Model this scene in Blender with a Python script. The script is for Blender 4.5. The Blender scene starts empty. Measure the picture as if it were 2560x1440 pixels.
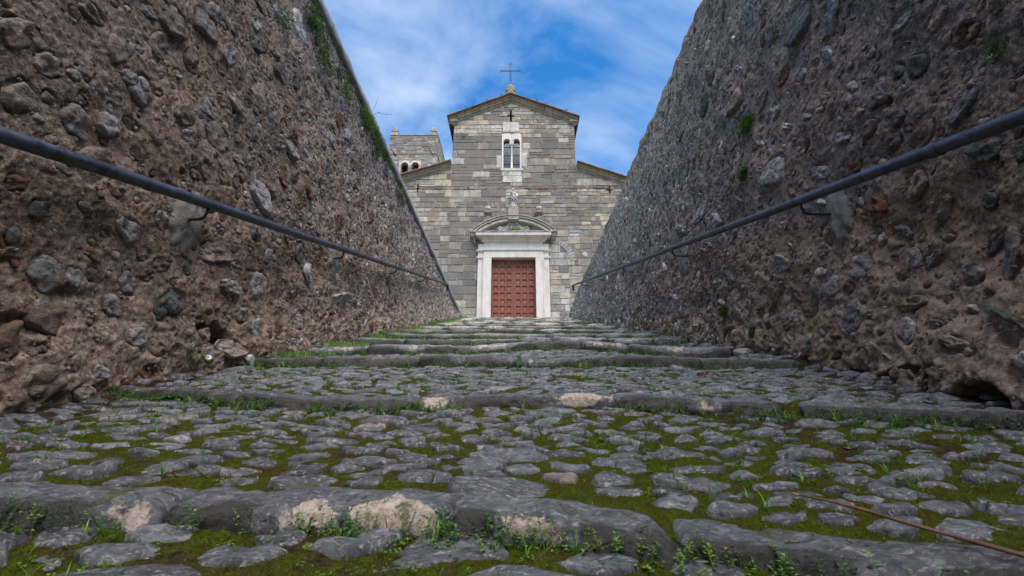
import bpy, bmesh, math, random
import numpy as np
from mathutils import Vector, Matrix

# ------------------------------------------------------------------ camera, sky, sun, exposure
scene = bpy.context.scene
C = scene.collection
R = math.radians
random.seed(7)
rng = np.random.default_rng(11)

cam_d = bpy.data.cameras.new('camera')
cam_d.lens = 16.0; cam_d.sensor_width = 36.0
cam_d.clip_start = 0.02; cam_d.clip_end = 2000
cam_d.dof.use_dof = True; cam_d.dof.focus_distance = 4.0; cam_d.dof.aperture_fstop = 7.0
cam = bpy.data.objects.new('camera', cam_d); C.objects.link(cam)
cam.location = (0, 0, 0); cam.rotation_euler = (R(90 + 18), 0, R(0.4))
scene.camera = cam

SUN_EL, SUN_AZ = 62.0, 160.0          # azimuth clockwise from +Y: high behind the camera, a little right, veiled by thin cloud
sun_dir = Vector((math.sin(R(SUN_AZ)) * math.cos(R(SUN_EL)), math.cos(R(SUN_AZ)) * math.cos(R(SUN_EL)), math.sin(R(SUN_EL))))
sd = bpy.data.lights.new('sun', 'SUN'); sd.energy = 2.7; sd.angle = R(60); sd.color = (1.0, 0.88, 0.74)
sun = bpy.data.objects.new('sun', sd); C.objects.link(sun)
sun.rotation_euler = sun_dir.to_track_quat('Z', 'Y').to_euler()

world = bpy.data.worlds.new('World'); scene.world = world; world.use_nodes = True
wt = world.node_tree; wt.nodes.clear()
def wn(t, **kw):
    n = wt.nodes.new(t)
    for k, v in kw.items(): setattr(n, k, v)
    return n
sky = wn('ShaderNodeTexSky', sky_type='NISHITA', sun_disc=False, sun_elevation=R(SUN_EL), sun_rotation=R(SUN_AZ))
sky.air_density = 1.0; sky.dust_density = 0.3; sky.ozone_density = 2.5
bg = wn('ShaderNodeBackground'); bg.inputs['Strength'].default_value = 0.10
hsv = wn('ShaderNodeHueSaturation'); hsv.inputs['Saturation'].default_value = 1.45; hsv.inputs['Value'].default_value = 1.18
tc = wn('ShaderNodeTexCoord')
mp = wn('ShaderNodeMapping'); mp.inputs['Rotation'].default_value = (0, R(-40), 0); mp.inputs['Scale'].default_value = (1.0, 1.0, 1.9)
mp.inputs['Location'].default_value = (0.62, 0.0, 0.25)
n1 = wn('ShaderNodeTexNoise'); n1.inputs['Scale'].default_value = 1.7; n1.inputs['Detail'].default_value = 9; n1.inputs['Roughness'].default_value = 0.58; n1.inputs['Distortion'].default_value = 0.7
r1 = wn('ShaderNodeValToRGB'); r1.color_ramp.elements[0].position = 0.40; r1.color_ramp.elements[1].position = 0.80
r1.color_ramp.elements[0].color = (0.04, 0.04, 0.04, 1); r1.color_ramp.elements[1].color = (0.85, 0.85, 0.85, 1)
mx = wn('ShaderNodeMix', data_type='RGBA'); mx.inputs[7].default_value = (4.5, 5.2, 6.0, 1)
wo = wn('ShaderNodeOutputWorld')
L = wt.links.new
L(tc.outputs['Generated'], mp.inputs['Vector']); L(mp.outputs[0], n1.inputs['Vector']); L(n1.outputs['Fac'], r1.inputs['Fac'])
L(r1.outputs['Color'], mx.inputs[0]); L(sky.outputs[0], hsv.inputs['Color']); L(hsv.outputs[0], mx.inputs[6])
L(mx.outputs[2], bg.inputs['Color']); L(bg.outputs[0], wo.inputs['Surface'])

vs = scene.view_settings
vs.view_transform = 'Standard'; vs.look = 'None'; vs.gamma = 1.0; vs.use_curve_mapping = False
vs.exposure = 1.08
try:
    scene.cycles.max_bounces = 6; scene.cycles.diffuse_bounces = 4
except Exception: pass

# ------------------------------------------------------------------ numpy noise
def _h(ix, iy, iz, seed):
    h = (ix * 374761393 + iy * 668265263 + iz * 2147483647 + seed * 1274126177).astype(np.int64) & 0xffffffff
    h = ((h ^ (h >> 13)) * 1274126177) & 0xffffffff
    h = (h ^ (h >> 16)) & 0xffffffff
    return h
_G = rng.normal(size=(256, 3)); _G /= np.linalg.norm(_G, axis=1)[:, None]
def perlin(x, y, z=0.0, seed=0):
    x, y, z = np.broadcast_arrays(np.asarray(x, float), np.asarray(y, float), np.asarray(z, float))
    ix, iy, iz = np.floor(x).astype(np.int64), np.floor(y).astype(np.int64), np.floor(z).astype(np.int64)
    fx, fy, fz = x - ix, y - iy, z - iz
    s = lambda t: t * t * t * (t * (t * 6 - 15) + 10)
    ux, uy, uz = s(fx), s(fy), s(fz)
    out = 0
    for dx in (0, 1):
        for dy in (0, 1):
            for dz in (0, 1):
                g = _G[_h(ix + dx, iy + dy, iz + dz, seed) & 255]
                d = g[..., 0] * (fx - dx) + g[..., 1] * (fy - dy) + g[..., 2] * (fz - dz)
                out = out + d * (ux if dx else 1 - ux) * (uy if dy else 1 - uy) * (uz if dz else 1 - uz)
    return out * 1.6
def fbm(x, y, z=0.0, seed=0, oct=4, rough=0.5):
    a, o, f = 1.0, 0, 1.0
    for i in range(oct):
        o = o + a * perlin(np.asarray(x) * f, np.asarray(y) * f, np.asarray(z) * f, seed + i * 17)
        a *= rough; f *= 2.03
    return o
def sstep(a, b, x):
    t = np.clip((x - a) / (b - a), 0, 1); return t * t * (3 - 2 * t)

# ------------------------------------------------------------------ materials
def new_mat(name):
    m = bpy.data.materials.new(name); m.use_nodes = True
    nt = m.node_tree; b = nt.nodes['Principled BSDF']
    return m, nt, b
class NT:
    def __init__(s, nt): s.nt = nt; s.tc = nt.nodes.new('ShaderNodeTexCoord')
    def n(s, t, **kw):
        n = s.nt.nodes.new(t)
        for k, v in kw.items(): setattr(n, k, v)
        return n
    def l(s, a, b): s.nt.links.new(a, b)
    def mapping(s, scale=(1, 1, 1), rot=(0, 0, 0)):
        m = s.n('ShaderNodeMapping'); m.inputs['Scale'].default_value = scale; m.inputs['Rotation'].default_value = rot
        s.l(s.tc.outputs['Object'], m.inputs['Vector']); return m.outputs[0]
    def noise(s, scale, detail=5, rough=0.6, dist=0.0, vec=None):
        n = s.n('ShaderNodeTexNoise'); n.inputs['Scale'].default_value = scale; n.inputs['Detail'].default_value = detail
        n.inputs['Roughness'].default_value = rough; n.inputs['Distortion'].default_value = dist
        s.l(vec if vec is not None else s.tc.outputs['Object'], n.inputs['Vector']); return n.outputs['Fac']
    def vor(s, scale, feature='F1', vec=None, out='Distance'):
        n = s.n('ShaderNodeTexVoronoi', feature=feature); n.inputs['Scale'].default_value = scale
        s.l(vec if vec is not None else s.tc.outputs['Object'], n.inputs['Vector']); return n.outputs[out]
    def ramp(s, src, stops):
        r = s.n('ShaderNodeValToRGB'); e = r.color_ramp.elements
        while len(e) < len(stops): e.new(0.5)
        for i, (p, c) in enumerate(stops):
            e[i].position = p
            e[i].color = (c, c, c, 1) if not isinstance(c, tuple) else (*c, 1)
        s.l(src, r.inputs['Fac']); return r.outputs['Color']
    def mix(s, fac, a, b, mode='MIX'):
        m = s.n('ShaderNodeMix', data_type='RGBA', blend_type=mode)
        for sock, v in ((m.inputs[0], fac), (m.inputs[6], a), (m.inputs[7], b)):
            if hasattr(v, 'is_linked') or hasattr(v, 'links'): s.l(v, sock)
            elif isinstance(v, tuple): sock.default_value = (*v, 1)
            else: sock.default_value = v
        return m.outputs[2]
    def math(s, op, a, b=0.0):
        m = s.n('ShaderNodeMath', operation=op)
        for sock, v in ((m.inputs[0], a), (m.inputs[1], b)):
            if hasattr(v, 'links'): s.l(v, sock)
            else: sock.default_value = v
        return m.outputs[0]
    def attr(s, name, out='Color'):
        a = s.n('ShaderNodeAttribute'); a.attribute_name = name; return a.outputs[out]
    def bump(s, h, strength, dist, prev=None):
        b = s.n('ShaderNodeBump'); b.inputs['Strength'].default_value = strength; b.inputs['Distance'].default_value = dist
        s.l(h, b.inputs['Height'])
        if prev is not None: s.l(prev, b.inputs['Normal'])
        return b.outputs[0]
M = {}
def m_mortar():
    m, nt, b = new_mat('rubble_mortar'); t = NT(nt)
    big = t.noise(1.3, 4, 0.6)
    mid = t.noise(9, 6, 0.68, 0.6)
    base = t.mix(t.ramp(big, [(0.38, 0.0), (0.62, 1.0)]), t.attr('col'), t.mix(0.5, t.attr('col'), (0.34, 0.28, 0.245)))
    c = t.mix(t.ramp(mid, [(0.36, 0.85), (0.58, 0.0)]), base, (0.10, 0.063, 0.042))
    c = t.mix(t.ramp(t.noise(34, 5, 0.7), [(0.46, 0.0), (0.66, 0.85)]), c, (0.48, 0.38, 0.30))
    g = t.vor(120, out='Distance')
    sp = t.noise(75, 2, 0.5)
    c = t.mix(t.ramp(sp, [(0.66, 0.0), (0.70, 0.75)]), c, (0.52, 0.48, 0.44))
    c = t.mix(t.ramp(t.noise(55, 3, 0.6, 0.3), [(0.30, 0.9), (0.38, 0.0)]), c, (0.03, 0.022, 0.018))
    moss = t.math('MULTIPLY', t.attr('aux', 'Fac'), t.ramp(t.noise(11, 5, 0.7), [(0.48, 0.0), (0.60, 1.0)]))
    c = t.mix(moss, c, (0.040, 0.055, 0.012))
    t.l(c, b.inputs['Base Color']); b.inputs['Roughness'].default_value = 0.95
    n = t.bump(t.noise(40, 6, 0.75, 0.4), 0.8, 0.018)
    n = t.bump(g, 0.4, 0.004, n)
    n = t.bump(t.noise(160, 3, 0.7), 0.8, 0.006, n)
    t.l(n, b.inputs['Normal']); return m
def m_rubble(name='rubble_stone', dust=True):
    m, nt, b = new_mat(name); t = NT(nt)
    c = t.attr('col')
    v = t.noise(14, 6, 0.7, 1.2, t.mapping((1, 1, 2.2), (0.5, 0.3, 0)))
    c = t.mix(1.0, c, t.ramp(v, [(0.34, 0.36), (0.52, 1.0), (0.68, 1.75)]), 'MULTIPLY')
    c = t.mix(t.ramp(t.noise(36, 4, 0.6, 0.5), [(0.60, 0.0), (0.70, 0.5)]), c, (0.46, 0.44, 0.42))
    c = t.mix(t.ramp(t.noise(48, 4, 0.7), [(0.32, 0.7), (0.42, 0.0)]), c, (0.06, 0.05, 0.045))
    if dust:
        c = t.mix(t.ramp(t.math('ADD', t.noise(16, 6, 0.72), t.math('MULTIPLY', t.attr('aux', 'Fac'), 0.22)), [(0.56, 0.0), (0.64, 0.92)]), c, (0.19, 0.128, 0.088))
    t.l(c, b.inputs['Base Color']); b.inputs['Roughness'].default_value = 0.85
    n = t.bump(v, 0.9, 0.03); n = t.bump(t.noise(60, 5, 0.7), 0.9, 0.014, n)
    t.l(n, b.inputs['Normal']); return m
def m_cobble(name, kerb=False):
    m, nt, b = new_mat(name); t = NT(nt)
    c = t.attr('col')
    v = t.noise(22, 6, 0.65, 0.8, t.mapping((1, 2.0, 1)))
    c = t.mix(1.0, c, t.ramp(v, [(0.32, 0.45), (0.5, 1.0), (0.68, 1.9)]), 'MULTIPLY')
    geo = t.n('ShaderNodeNewGeometry')
    # pale lichen crusts and scuffs
    ln = t.noise(9 if kerb else 12, 8, 0.75, 0.3)
    cr = None
    if kerb:
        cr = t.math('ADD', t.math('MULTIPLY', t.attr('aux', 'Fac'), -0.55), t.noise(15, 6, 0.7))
    th = t.math('ADD', t.math('MULTIPLY', t.math('MAXIMUM', t.attr('aux', 'Fac'), 0.0), 0.26), ln)
    c = t.mix(t.ramp(th, [(0.67 if kerb else 0.70, 0.0), (0.69 if kerb else 0.72, 0.9)]), c, t.mix(t.ramp(t.noise(70, 4, 0.7), [(0.35, 0.0), (0.6, 1.0)]), (0.26, 0.20, 0.15), (0.56, 0.48, 0.43)))
    c = t.mix(t.ramp(t.noise(44, 5, 0.75, 1.0, t.mapping((1, 2.8, 1), (0, 0, 0.3))), [(0.54, 0.0), (0.63, 0.6 if kerb else 0.85)]), c, (0.40, 0.40, 0.41))
    if not kerb: c = t.mix(t.ramp(t.noise(55, 5, 0.7), [(0.34, 0.75), (0.46, 0.0)]), c, (0.022, 0.023, 0.026))
    if kerb: c = t.mix(t.math('MULTIPLY', t.ramp(cr, [(0.62, 0.0), (0.92, 0.88)]), t.ramp(th, [(0.60, 1.0), (0.68, 0.0)])), c, (0.022, 0.020, 0.019))  # near-black crust on the fronts, also painting in their shade
    c = t.mix(t.ramp(t.noise(38, 4, 0.6), [(0.30, 0.8), (0.36, 0.0)]), c, (0.02, 0.02, 0.018))
    # moss creeping over some of it
    c = t.mix(t.ramp(t.noise(7.5, 6, 0.7), [(0.62, 0.0), (0.67, 0.85)]), c, (0.055, 0.065, 0.012))
    t.l(c, b.inputs['Base Color'])
    t.l(t.ramp(v, [(0.3, 0.30), (0.7, 0.55)]), b.inputs['Roughness'])
    n = t.bump(v, 0.6, 0.014); n = t.bump(t.noise(70, 6, 0.8), 0.8, 0.008, n)
    if kerb:
        n = t.bump(t.ramp(t.noise(42, 2, 0.5), [(0.30, 0.0), (0.38, 1.0)]), 0.7, 0.008, n)
    t.l(n, b.inputs['Normal']); return m
def m_bed():
    m, nt, b = new_mat('moss_and_soil'); t = NT(nt)
    a = t.noise(6, 6, 0.7); f = t.noise(90, 4, 0.8)
    green = t.mix(t.ramp(f, [(0.3, 0.0), (0.7, 1.0)]), (0.016, 0.034, 0.003), (0.125, 0.165, 0.010))
    green = t.mix(t.ramp(t.noise(17, 4, 0.6), [(0.42, 0.0), (0.62, 0.7)]), green, (0.070, 0.058, 0.012))
    soil = t.mix(t.ramp(t.noise(50, 4, 0.7), [(0.35, 0.0), (0.65, 1.0)]), (0.022, 0.014, 0.010), (0.11, 0.07, 0.048))
    s = t.math('ADD', t.attr('aux', 'Fac'), t.ramp(a, [(0.42, 0.35), (0.58, 0.0)]))
    s = t.math('ADD', s, t.math('MULTIPLY', t.math('SUBTRACT', t.noise(26, 4, 0.7), 0.5), 0.9))
    c = t.mix(t.ramp(s, [(0.30, 0.0), (0.55, 1.0)]), green, soil)
    t.l(c, b.inputs['Base Color']); b.inputs['Roughness'].default_value = 1.0
    b.inputs['Specular IOR Level'].default_value = 0.1
    n = t.bump(t.noise(45, 5, 0.75), 1.0, 0.035); n = t.bump(t.noise(200, 3, 0.8), 1.0, 0.014, n)
    t.l(n, b.inputs['Normal']); return m
def m_ashlar(name='ashlar_marble', streak=0.7):
    m, nt, b = new_mat(name); t = NT(nt)
    c = t.attr('col')
    c = t.mix(1.0, c, t.ramp(t.noise(2.6, 7, 0.7, 0.4), [(0.3, 0.60), (0.5, 1.0), (0.7, 1.35)]), 'MULTIPLY')
    st = t.math('ADD', t.math('MULTIPLY', t.noise(3.0, 7, 0.7, 0.3, t.mapping((3.5, 3.5, 0.55))), 0.6), t.math('MULTIPLY', t.noise(1.1, 7, 0.7, 0.8), 0.55))
    dk = t.math('ADD', t.math('MULTIPLY', t.attr('aux', 'Fac'), 0.24), t.math('MULTIPLY', st, 1.0))
    c = t.mix(t.ramp(dk, [(0.54, 0.0), (0.76, streak)]), c, t.mix(0.5, (0.10, 0.09, 0.08), (0.16, 0.145, 0.125)))
    c = t.mix(t.ramp(t.noise(18, 5, 0.75), [(0.56, 0.0), (0.72, 0.55)]), c, (0.34, 0.30, 0.255))
    c = t.mix(t.ramp(t.noise(24, 4, 0.7), [(0.28, 0.7), (0.40, 0.0)]), c, (0.10, 0.085, 0.07))
    t.l(c, b.inputs['Base Color']); b.inputs['Roughness'].default_value = 0.85
    n = t.bump(t.noise(12, 6, 0.7), 0.5, 0.03); n = t.bump(t.noise(55, 4, 0.7), 0.5, 0.012, n)
    t.l(n, b.inputs['Normal']); return m
def m_simple(name, col, var=(0.75, 1.25), scale=8, rough=0.8, bump=0.3, bdist=0.01, metal=0.0, grime=None, vecscale=(1, 1, 1), gpos=(0.5, 0.7)):
    m, nt, b = new_mat(name); t = NT(nt)
    v = t.noise(scale, 6, 0.65, 0.3, t.mapping(vecscale))
    c = t.mix(1.0, t.attr('col') if col is None else t.mix(0.0, col, col), t.ramp(v, [(0.3, var[0]), (0.7, var[1])]), 'MULTIPLY')
    if grime: c = t.mix(t.ramp(t.noise(scale * 0.6, 7, 0.72, 0.5, t.mapping(vecscale)), [(gpos[0], 0.0), (gpos[1], 0.85)]), c, grime)
    t.l(c, b.inputs['Base Color']); b.inputs['Roughness'].default_value = rough; b.inputs['Metallic'].default_value = metal
    t.l(t.bump(t.noise(scale * 5, 5, 0.7), bump, bdist), b.inputs['Normal']); return m
def m_leaf(name, rough=0.5):
    m, nt, b = new_mat(name); t = NT(nt)
    c = t.mix(1.0, t.attr('col'), t.ramp(t.noise(30, 3, 0.6), [(0.3, 0.65), (0.7, 1.35)]), 'MULTIPLY')
    t.l(c, b.inputs['Base Color']); b.inputs['Roughness'].default_value = rough
    b.inputs['Subsurface Weight'].default_value = 0.0
    tr = t.n('ShaderNodeBsdfTranslucent'); t.l(c, tr.inputs['Color'])
    ms = t.n('ShaderNodeMixShader'); ms.inputs[0].default_value = 0.3
    out = nt.nodes['Material Output']
    t.l(b.outputs[0], ms.inputs[1]); t.l(tr.outputs[0], ms.inputs[2]); t.l(ms.outputs[0], out.inputs['Surface'])
    return m
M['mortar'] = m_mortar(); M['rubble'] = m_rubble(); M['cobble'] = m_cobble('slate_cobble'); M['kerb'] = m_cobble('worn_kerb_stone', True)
M['bed'] = m_bed(); M['ashlar'] = m_ashlar(); M['tower'] = m_ashlar('tower_stone', 0.55)
M['joint'] = m_simple('lime_joint', (0.40, 0.31, 0.23), (0.5, 1.3), 6, 0.95, 0.6, 0.02, grime=(0.10, 0.085, 0.07))
M['marble'] = m_simple('portal_marble', (0.66, 0.605, 0.54), (0.84, 1.06), 2.2, 0.6, 0.25, 0.01, grime=(0.34, 0.285, 0.22), vecscale=(2, 2, 0.8), gpos=(0.52, 0.74))
M['marble_old'] = m_simple('weathered_moulding', (0.36, 0.325, 0.27), (0.6, 1.25), 3.5, 0.8, 0.4, 0.02, grime=(0.10, 0.085, 0.06), vecscale=(1, 1, 2.5), gpos=(0.46, 0.62))
M['statue'] = m_simple('weathered_statue_marble', (0.50, 0.46, 0.41), (0.6, 1.25), 5, 0.7, 0.3, 0.01, grime=(0.09, 0.08, 0.07), gpos=(0.50, 0.62))
M['urn'] = m_simple('lichen_urn_stone', (0.24, 0.21, 0.17), (0.5, 1.3), 6, 0.85, 0.4, 0.02, grime=(0.07, 0.065, 0.05))
M['wood'] = m_simple('red_brown_timber', None, (0.65, 1.3), 5, 0.55, 0.3, 0.006, vecscale=(6, 6, 0.8))
M['pipe'] = m_simple('galvanised_pipe', (0.085, 0.095, 0.118), (0.6, 1.35), 14, 0.42, 0.4, 0.002, metal=0.55, grime=(0.03, 0.03, 0.032), gpos=(0.52, 0.60))
M['iron'] = m_simple('dark_iron', (0.035, 0.05, 0.07), rough=0.5, metal=0.5)
M['rust'] = m_simple('rusty_iron', (0.16, 0.06, 0.03), rough=0.9)
M['tile'] = m_simple('terracotta_tile', None, (0.6, 1.3), 12, 0.9, 0.4, 0.01, grime=(0.09, 0.075, 0.06), gpos=(0.42, 0.6))
M['cement'] = m_simple('grey_cement_patch', (0.19, 0.185, 0.175), (0.72, 1.2), 9, 0.8, 0.5, 0.02, grime=(0.12, 0.10, 0.085))
M['coping'] = m_simple('grey_coping_render', (0.36, 0.35, 0.335), (0.6, 1.25), 4, 0.9, 0.4, 0.02, grime=(0.11, 0.10, 0.09))
M['leaf'] = m_leaf('green_leaf'); M['bark'] = m_simple('brown_bark', (0.10, 0.055, 0.035), (0.5, 1.6), 30, 0.85, 0.5, 0.003)
M['petal'] = m_simple('white_petal', (0.75, 0.75, 0.75)); M['yolk'] = m_simple('yellow_disc', (0.65, 0.40, 0.03))
M['dead'] = m_simple('dead_leaf', None, (0.6, 1.3), 40, 0.9)
M['terrain'] = m_simple('grassy_earth', (0.075, 0.085, 0.035), (0.5, 1.4), 0.8, 1.0, 0.5, 0.05, grime=(0.12, 0.095, 0.06))
M['piazza'] = m_simple('piazza_gravel', (0.20, 0.18, 0.155), (0.6, 1.3), 3, 0.95, 0.5, 0.02)
M['dark'] = m_simple('unlit_interior_plaster', (0.10, 0.09, 0.08))
gm, gnt, gb = new_mat('window_glass'); gb.inputs['Base Color'].default_value = (0.03, 0.04, 0.05, 1); gb.inputs['Roughness'].default_value = 0.12
gb.inputs['Specular IOR Level'].default_value = 0.7; M['glass'] = gm

# ------------------------------------------------------------------ object helpers
def add_attrs(me, col, aux):
    nv = len(me.vertices)
    if col is not None:
        a = me.attributes.new('col', 'FLOAT_COLOR', 'POINT')
        c = np.ones((nv, 4), np.float32); c[:, :3] = np.asarray(col, np.float32).reshape(-1, 3) if np.ndim(col) > 1 else np.asarray(col, np.float32)[None, :]
        a.data.foreach_set('color', c.ravel())
    if aux is not None:
        a = me.attributes.new('aux', 'FLOAT', 'POINT')
        x = np.broadcast_to(np.asarray(aux, np.float32), (nv,)).copy(); a.data.foreach_set('value', x)
def link(name, me, mat, parent=None, smooth=False):
    if mat is not None: me.materials.append(M[mat] if isinstance(mat, str) else mat)
    if smooth: me.polygons.foreach_set('use_smooth', [True] * len(me.polygons))
    o = bpy.data.objects.new(name, me); C.objects.link(o)
    if parent is not None: o.parent = parent
    return o
def obj(name, V, F, mat, parent=None, smooth=False, col=None, aux=None):
    me = bpy.data.meshes.new(name)
    me.from_pydata(V if isinstance(V, list) else np.asarray(V, float).tolist(), [], F)
    add_attrs(me, col, aux); me.update()
    return link(name, me, mat, parent, smooth)
def quadgrid(name, P, mat, parent=None, col=None, aux=None, flip=False):
    """P: (rows, cols, 3) array -> one smooth sheet"""
    r, c = P.shape[:2]
    idx = np.arange(r * c).reshape(r, c)
    q = np.stack([idx[:-1, :-1], idx[:-1, 1:], idx[1:, 1:], idx[1:, :-1]], -1).reshape(-1, 4)
    if flip: q = q[:, ::-1]
    me = bpy.data.meshes.new(name)
    me.vertices.add(r * c); me.vertices.foreach_set('co', P.reshape(-1).astype(np.float32))
    me.loops.add(q.size); me.loops.foreach_set('vertex_index', q.ravel().astype(np.int32))
    me.polygons.add(len(q)); me.polygons.foreach_set('loop_start', np.arange(0, q.size, 4, dtype=np.int32))
    me.update(calc_edges=True); me.validate()
    add_attrs(me, col, aux)
    return link(name, me, mat, parent, True)
class Acc:
    """collects pieces that end up in one joined mesh"""
    def __init__(s): s.V = []; s.F = []; s.c = []; s.a = []; s.n = 0
    def add(s, V, F, col=(1, 1, 1), aux=0.0):
        V = np.asarray(V, float); s.V.append(V); n = s.n
        s.F.extend([tuple(i + n for i in f) for f in F]); s.n += len(V)
        s.c.append(np.broadcast_to(np.asarray(col, float), (len(V), 3))); s.a.append(np.broadcast_to(np.asarray(aux, float), (len(V),)))
    def build(s, name, mat, parent=None, smooth=False, kind=None):
        if not s.V: return None
        o = obj(name, np.vstack(s.V), s.F, mat, parent, smooth, np.vstack(s.c), np.concatenate(s.a))
        if kind: o['kind'] = kind
        return o
def thing(name, label, cat, loc=(0, 0, 0), group=None):
    o = bpy.data.objects.new(name, None); C.objects.link(o); o.location = loc; o.empty_display_size = 0.2
    o['label'] = label; o['category'] = cat
    if group: o['group'] = group
    return o
def tag(o, label, cat, group=None):
    o['label'] = label; o['category'] = cat
    if group: o['group'] = group
    return o
def struct(o): o['kind'] = 'structure'; return o
def boxVF(x0, x1, y0, y1, z0, z1):
    V = [(x0, y0, z0), (x1, y0, z0), (x1, y1, z0), (x0, y1, z0), (x0, y0, z1), (x1, y0, z1), (x1, y1, z1), (x0, y1, z1)]
    F = [(0, 3, 2, 1), (4, 5, 6, 7), (0, 1, 5, 4), (1, 2, 6, 5), (2, 3, 7, 6), (3, 0, 4, 7)]
    return V, F
def lathe(prof, seg=20, c=(0, 0, 0)):
    V, F = [], []
    for r, z in prof:
        for i in range(seg):
            a = 2 * math.pi * i / seg; V.append((c[0] + r * math.cos(a), c[1] + r * math.sin(a), c[2] + z))
    for k in range(len(prof) - 1):
        for i in range(seg):
            j = (i + 1) % seg; F.append((k * seg + i, k * seg + j, (k + 1) * seg + j, (k + 1) * seg + i))
    F.append(tuple(range(seg))[::-1]); F.append(tuple((len(prof) - 1) * seg + i for i in range(seg)))
    return V, F
def tube(pts, rad, seg=10):
    pts = [Vector(p) for p in pts]; V, F = [], []
    rads = rad if isinstance(rad, (list, tuple)) else [rad] * len(pts)
    up = Vector((0, 0, 1)); prev = None
    for i, p in enumerate(pts):
        d = (pts[min(i + 1, len(pts) - 1)] - pts[max(i - 1, 0)]).normalized()
        u = prev if prev is not None else (up if abs(d.z) < 0.9 else Vector((1, 0, 0)))
        s = d.cross(u).normalized(); u = s.cross(d).normalized(); prev = u
        for k in range(seg):
            a = 2 * math.pi * k / seg; V.append(tuple(p + (s * math.cos(a) + u * math.sin(a)) * rads[i]))
    for i in range(len(pts) - 1):
        for k in range(seg):
            j = (k + 1) % seg; F.append((i * seg + k, i * seg + j, (i + 1) * seg + j, (i + 1) * seg + k))
    F.append(tuple(range(seg))[::-1]); F.append(tuple((len(pts) - 1) * seg + k for k in range(seg)))
    return V, F
def loft(levels, yb):
    """stacked rectangles (z, x0, x1, yfront), flat back at yb: mouldings"""
    V, F = [], []
    for z, x0, x1, yf in levels: V += [(x0, yf, z), (x1, yf, z), (x1, yb, z), (x0, yb, z)]
    n = len(levels)
    for k in range(n - 1):
        a, b = 4 * k, 4 * k + 4
        for i in range(4): j = (i + 1) % 4; F.append((a + i, a + j, b + j, b + i))
    F.append((3, 2, 1, 0)); F.append(tuple(4 * (n - 1) + i for i in range(4)))
    return V, F

# ------------------------------------------------------------------ the stepped ramp: where its surface lies
KX = np.array([-2.6, -2.1, -1.6, -1.2, -0.8, -0.4, 0.0, 0.4, 0.8, 1.1, 1.6, 2.1, 2.6])
_k1 = np.array([1.13, 1.11, 1.10, 1.09, 1.09, 1.07, 1.03, 0.965, 0.88, 0.81, 0.75, 0.70, 0.66])
_k2 = np.array([2.40, 2.34, 2.20, 2.08, 2.04, 2.04, 2.05, 2.04, 1.92, 1.86, 1.80, 1.66, 1.6])
_k3 = np.array([3.38, 3.40, 3.45, 3.46, 3.46, 3.46, 3.46, 3.45, 3.43, 3.42, 3.35, 3.20, 3.1])
_k4 = np.array([4.20, 4.22, 4.28, 4.33, 4.38, 4.44, 4.52, 4.55, 4.45, 4.35, 4.10, 3.95, 3.9])
KT = {1: _k1, 2: _k2, 3: _k3, 4: _k4}
base_t = {5: 5.35, 6: 6.38, 7: 7.52, 8: 8.75, 9: 9.95, 10: 11.2, 11: 12.5, 12: 13.8, 13: 15.05, 14: 16.3,
          0: -0.15, -1: -1.3, -2: -2.45, -3: -3.6, -4: -4.75, -5: -5.9, -6: -7.05, -7: -8.2, -8: -9.4}
for k, v in base_t.items(): KT[k] = v + 0.06 * perlin(KX * 0.9, k * 3.7, 0, 5) * (0.4 if k == 14 else 1)
KFR = -0.085      # a kerb's front edge lies this far before its crest line
KS = sorted(KT); NOSE = -0.395; SL = 0.279; RISE = 0.085; TOP_Z = NOSE + SL * 16.3
def kerb_t(k, x): return np.interp(x, KX, KT[k])
def wave(k, x): return 0.022 * perlin(np.asarray(x) * 1.1 + k * 9.1, k * 2.3, 0, 8) + (0.045 * np.exp(-((np.asarray(x) - 0.45) / 0.45) ** 2) if k == 4 else 0)
def rise(k): return {1: 0.045, 2: 0.060, 3: 0.085}.get(k, 0.100)
def crest_z(k, x): return (-0.030 if k == 1 else 0.0) + NOSE + SL * kerb_t(k, x) + (wave(k, x) if k < 14 else 0 * np.asarray(x))
def ground_z(x, t):
    x = np.asarray(x, float); t = np.asarray(t, float); x, t = np.broadcast_arrays(x, t)
    z = np.full(x.shape, -3.2)
    for a, b in zip(KS[:-1], KS[1:]):
        ta, tb = kerb_t(a, x) + KFR + 0.03, kerb_t(b, x) + KFR + 0.03
        w = (t - ta) / (tb - ta); m = (w >= 0) & (w < 1)
        zz = (crest_z(a, x) - (0.016 if a < 2 else 0.030)) * (1 - w) + (crest_z(b, x) - rise(b)) * w
        z = np.where(m, zz, z)
    z = np.where(t >= kerb_t(14, x) + KFR + 0.03, TOP_Z - 0.012, z)
    e = np.abs(x)
    z = z + 0.05 * sstep(1.75, 2.1, e)
    return z
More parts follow.
